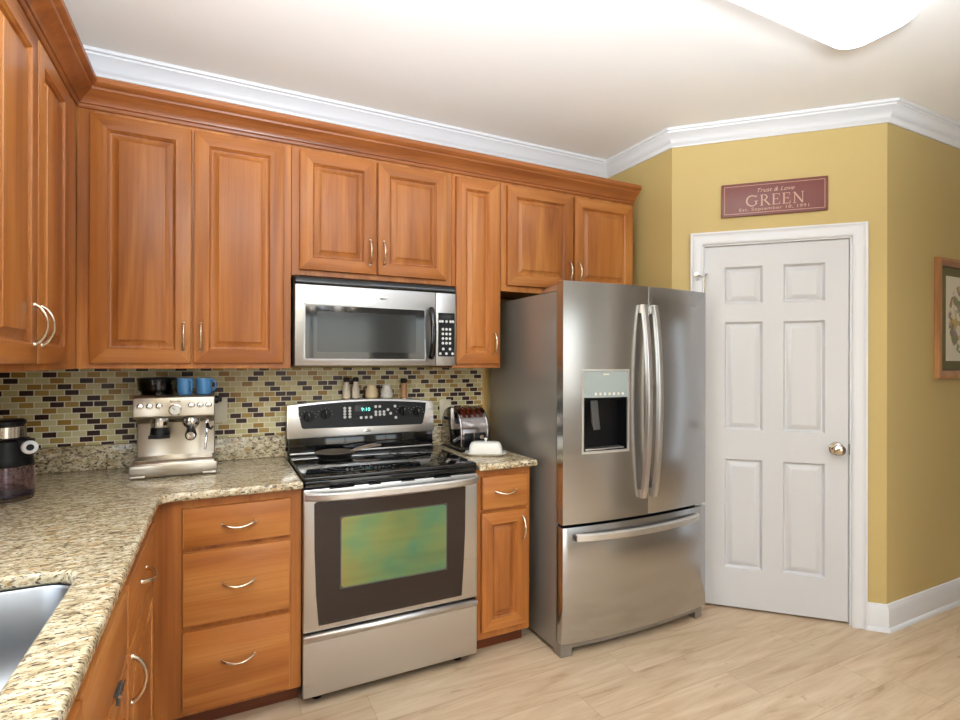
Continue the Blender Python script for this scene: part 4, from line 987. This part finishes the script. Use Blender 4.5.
# ------------------------------------------------------------------ toaster
tx0, tx1 = .818, .982; ty0, ty1 = -.325, -.055
ts = root_of('toaster', ((tx0 + tx1) / 2, (ty0 + ty1) / 2, CZ1), 0, 'chrome toaster with curved top between range and refrigerator', 'toaster')
def arch(ins=0.0):
    y0, y1 = ty0 + ins, ty1 - ins; L = y1 - y0
    P = [(0, .016), (0, .085), (.008, .118), (.03, .142), (.09, .178), (.17, .203), (.27, .219), (.40, .227), (.55, .226), (.70, .216), (.83, .197), (.93, .160), (.985, .105), (1.0, .05), (1.0, .016)]
    return [(y0 + L * f, CZ1 + h - (ins if h > .02 else 0)) for f, h in P]
m = MB(); m.prism(arch(), tx0 + .012, tx1 - .012, lambda u, v, a: (a, u, v)); m.build('shell', M_dkchrome, ts, angle=60)
for a, c in ((tx0, tx0 + .0125), (tx1 - .0125, tx1)):
    m = MB(); m.prism(arch(ins=-.003), a, c, lambda u, v, a_: (a_, u, v)); m.build('side_panel', M_dkchrome, ts, bevel=.003, angle=60)
m = MB(); m.box(tx0 + .004, tx1 - .004, ty0 + .006, ty1 - .006, CZ1 + .0005, CZ1 + .0165); m.build('base', M_black, ts, bevel=.003)
for x in (.851, .881, .915, .947):
    m = MB(); P = [p for p in arch() if p[1] > CZ1 + .17]
    m.prism([(y, z + .0012) for y, z in P] + [(y, z - .006) for y, z in P[::-1]], x - .009, x + .009, lambda u, v, a: (a, u, v)); m.build('bread_slot', M_redbrown, ts)
m = MB(); m.box(.841, .891, ty0 - .005, ty0 + .010, CZ1 + .03, CZ1 + .100); m.box(.901, .963, ty0 - .005, ty0 + .010, CZ1 + .03, CZ1 + .100); cp_ = m.build('control_panel', M_black, ts, bevel=.003)
for x, z in ((.932, CZ1 + .078),):
    m = MB(); m.lathe([(.013, 0), (.012, .012), (0, .012)], (x, ty0 - .005, z), 'y', 20); m.build('dial', M_nickel, cp_)
m = MB(); m.box(.919, .945, ty0 - .018, ty0 - .004, CZ1 + .046, CZ1 + .056); m.build('lever', M_nickel, cp_, bevel=.003)

# ------------------------------------------------------------------ butter dish
bc = Vector((.910, -.430, CZ1)); brot = math.radians(-30)
bd_ = root_of('butter_dish', tuple(bc), brot, 'white ceramic butter dish with knob on the short counter', 'butter dish')
Xb = WM[bd_.name]
def loopsolid(X, lv, n=6):
    m = MB(X); loops = [[(x, y, z) for x, y in rrect(-a, a, -b_, b_, r_, n)] for a, b_, r_, z in lv]; N_ = len(loops[0]); vs = [p for l in loops for p in l]; fs = []
    for i in range(len(loops) - 1):
        for k in range(N_): fs.append((i * N_ + k, i * N_ + (k + 1) % N_, (i + 1) * N_ + (k + 1) % N_, (i + 1) * N_ + k))
    fs += [tuple(range(N_))[::-1], tuple((len(loops) - 1) * N_ + k for k in range(N_))]; return m.add(vs, fs)
loopsolid(Xb, [(.080, .042, .02, .0005), (.088, .050, .025, .004), (.104, .062, .032, .013), (.105, .063, .032, .015), (.100, .058, .03, .0155)]).build('plate', M_ceram, bd_)
lid_ = loopsolid(Xb, [(.084, .044, .018, .0158), (.085, .045, .02, .020), (.080, .041, .022, .050), (.074, .036, .024, .062), (.060, .026, .02, .068)]).build('cover', M_ceram, bd_)
m = MB(Xb); m.lathe([(.006, .067), (.005, .073), (.009, .079), (.009, .084), (.0, .088)], (0, 0, 0), seg=16); m.build('knob', M_ceram, lid_)

# ------------------------------------------------------------------ outlets on the tile
def outlet(x, z, label, plug):
    r_ = root_of('wall_outlet', (x, -.0105, z), 0, label, 'outlet')
    m = MB(); m.box(x - .036, x + .036, -.0155, -.0102, z - .058, z + .058); m.build('cover_plate', M_ivory, r_, bevel=.003)
    for dz in (-.022, .022):
        m = MB(); m.prism(rrect(x - .016, x + .016, z + dz - .014, z + dz + .014, .006, 3), -.0155, -.017, lambda u, v, a: (u, a, v)); m.build('socket', M_ivory, r_)
outlet(-.300, 1.150, 'ivory wall outlet half hidden behind the espresso machine', True)
outlet(.860, 1.110, 'ivory wall outlet above the toaster', False)
m = MB(); m.box(-.314, -.288, -.043, -.0175, 1.192, 1.218); pl = m.build('power_plug', M_black, None, bevel=.004, origin=(-.301, -.0175, 1.205), label='black power plug in the outlet beside the espresso machine', cat='plug')
m = MB(); m.tube([(-.305, -.038, 1.205), (-.322, -.035, 1.195), (-.335, -.030, 1.15), (-.34, -.034, 1.0), (-.34, -.036, .93)], .0032, 8); m.build('cord', M_black, pl)

# ------------------------------------------------------------------ ceiling light
lx, ly = 1.378, -1.69
cl = root_of('ceiling_light', (lx, ly, H), 0, 'long white fluorescent ceiling light with curved diffuser', 'ceiling light')
def diffuser():
    m = MB(); loops = []
    for d, ins in ((0, 0.0), (.030, .004), (.055, .016), (.072, .036), (.082, .070), (.085, .11)):
        P = []; hx, hy = .615 - ins, .155 - ins * .9
        for x, y in rrect(-hx, hx, -hy, hy, min(.06, hy * .8), 6):
            bulge = .02 * (1 - (y / hy) ** 2) * (1 if x > 0 else -1) if abs(x) > hx - .07 else 0
            P.append((lx + x + bulge, ly + y, H - .012 - d))
        loops.append(P)
    n = len(loops[0]); vs = [p for l in loops for p in l]; fs = []
    for i in range(len(loops) - 1):
        for k in range(n): fs.append((i * n + k, i * n + (k + 1) % n, (i + 1) * n + (k + 1) % n, (i + 1) * n + k))
    fs += [tuple((len(loops) - 1) * n + k for k in range(n))]; return m.add(vs, fs)
diffuser().build('diffuser', M_lamp, cl)
m = MB(); m.box(lx - .58, lx + .58, ly - .13, ly + .13, H - .013, H - .0005); m.build('mounting_base', M_white, cl)
# added second fixture of the same kind, out of view, brightening the room
cl2 = copy_tree(cl); cl2.location = (1.4, -4.4, H); cl2['label'] = 'added copy of the ceiling light, unseen, brightening the dining end'

# chandelier over the dining end, behind the camera (the photo shows it mirrored in the microwave window)
hx, hy, hz = .80, -4.05, 1.95
ch = root_of('chandelier', (hx, hy, H), 0, 'five-light chandelier with white glass shades over the dining end', 'chandelier')
m = MB(); m.lathe([(0, H - .0005), (.06, H - .0005), (.055, H - .02), (.012, H - .03), (.008, H - .05), (.008, hz + .18), (.03, hz + .12), (.035, hz + .05), (.012, hz - .03), (0, hz - .04)][::-1], (hx, hy, 0)); m.build('stem', M_nickel, ch)
M_shade = emis('lit_white_shade', (255, 246, 234), 5.0)
for k in range(5):
    a = 2 * PI * k / 5 + .3; ca, sa = math.cos(a), math.sin(a); P = lambda r_, z: (hx + r_ * ca, hy + r_ * sa, z)
    m = MB(); m.tube([P(.02, hz + .06), P(.12, hz - .02), P(.22, hz - .01), P(.26, hz + .04)], .007, 8); am = m.build('arm', M_nickel, ch)
    c_ = P(.26, 0); m = MB(); m.lathe([(.025, hz + .04), (.045, hz + .07), (.06, hz + .12), (.068, hz + .15), (.064, hz + .15), (.04, hz + .07), (.0, hz + .045)], c_, seg=20, caps=False); m.build('glass_shade', M_shade, am)
d = bpy.data.lights.new('chandelier_bulbs', 'POINT'); d.energy = CHANDELIER_WATTS * 5; d.color = (.82, .91, 1.0); d.shadow_soft_size = .22
o = bpy.data.objects.new('chandelier_bulbs', d); COL.objects.link(o); o.location = (hx, hy, hz + .24)

# uplight in a bowl, added unseen behind the camera to brighten the ceiling
bx_, by_, bz_ = -.10, -3.0, 1.70
bw = root_of('added_uplight_bowl', (bx_, by_, H), 0, 'added white bowl uplight, unseen, brightening the ceiling', 'added uplight')
m = MB(); m.lathe([(.0, bz_ - .06), (.08, bz_ - .055), (.15, bz_ - .02), (.19, bz_ + .03), (.184, bz_ + .03), (.145, bz_ - .012), (.075, bz_ - .045), (.0, bz_ - .05)], (bx_, by_, 0), seg=32, caps=False); m.build('bowl', M_ceram, bw)
m = MB(); m.lathe([(0, bz_ - .07), (.008, bz_ - .068), (.006, H - .03), (.06, H - .02), (.06, H - .0005), (0, H - .0005)], (bx_, by_, 0), seg=14); m.build('stem', M_nickel, bw)
d = bpy.data.lights.new('added_uplight', 'SPOT'); d.energy = ADDED_UPLIGHT_WATTS; d.color = (.78, .89, 1.0); d.spot_size = math.radians(172); d.spot_blend = .35; d.shadow_soft_size = .24
o = bpy.data.objects.new('added_uplight', d); COL.objects.link(o); o.location = (bx_, by_, bz_ + .06); o.rotation_euler = (PI, 0, 0)
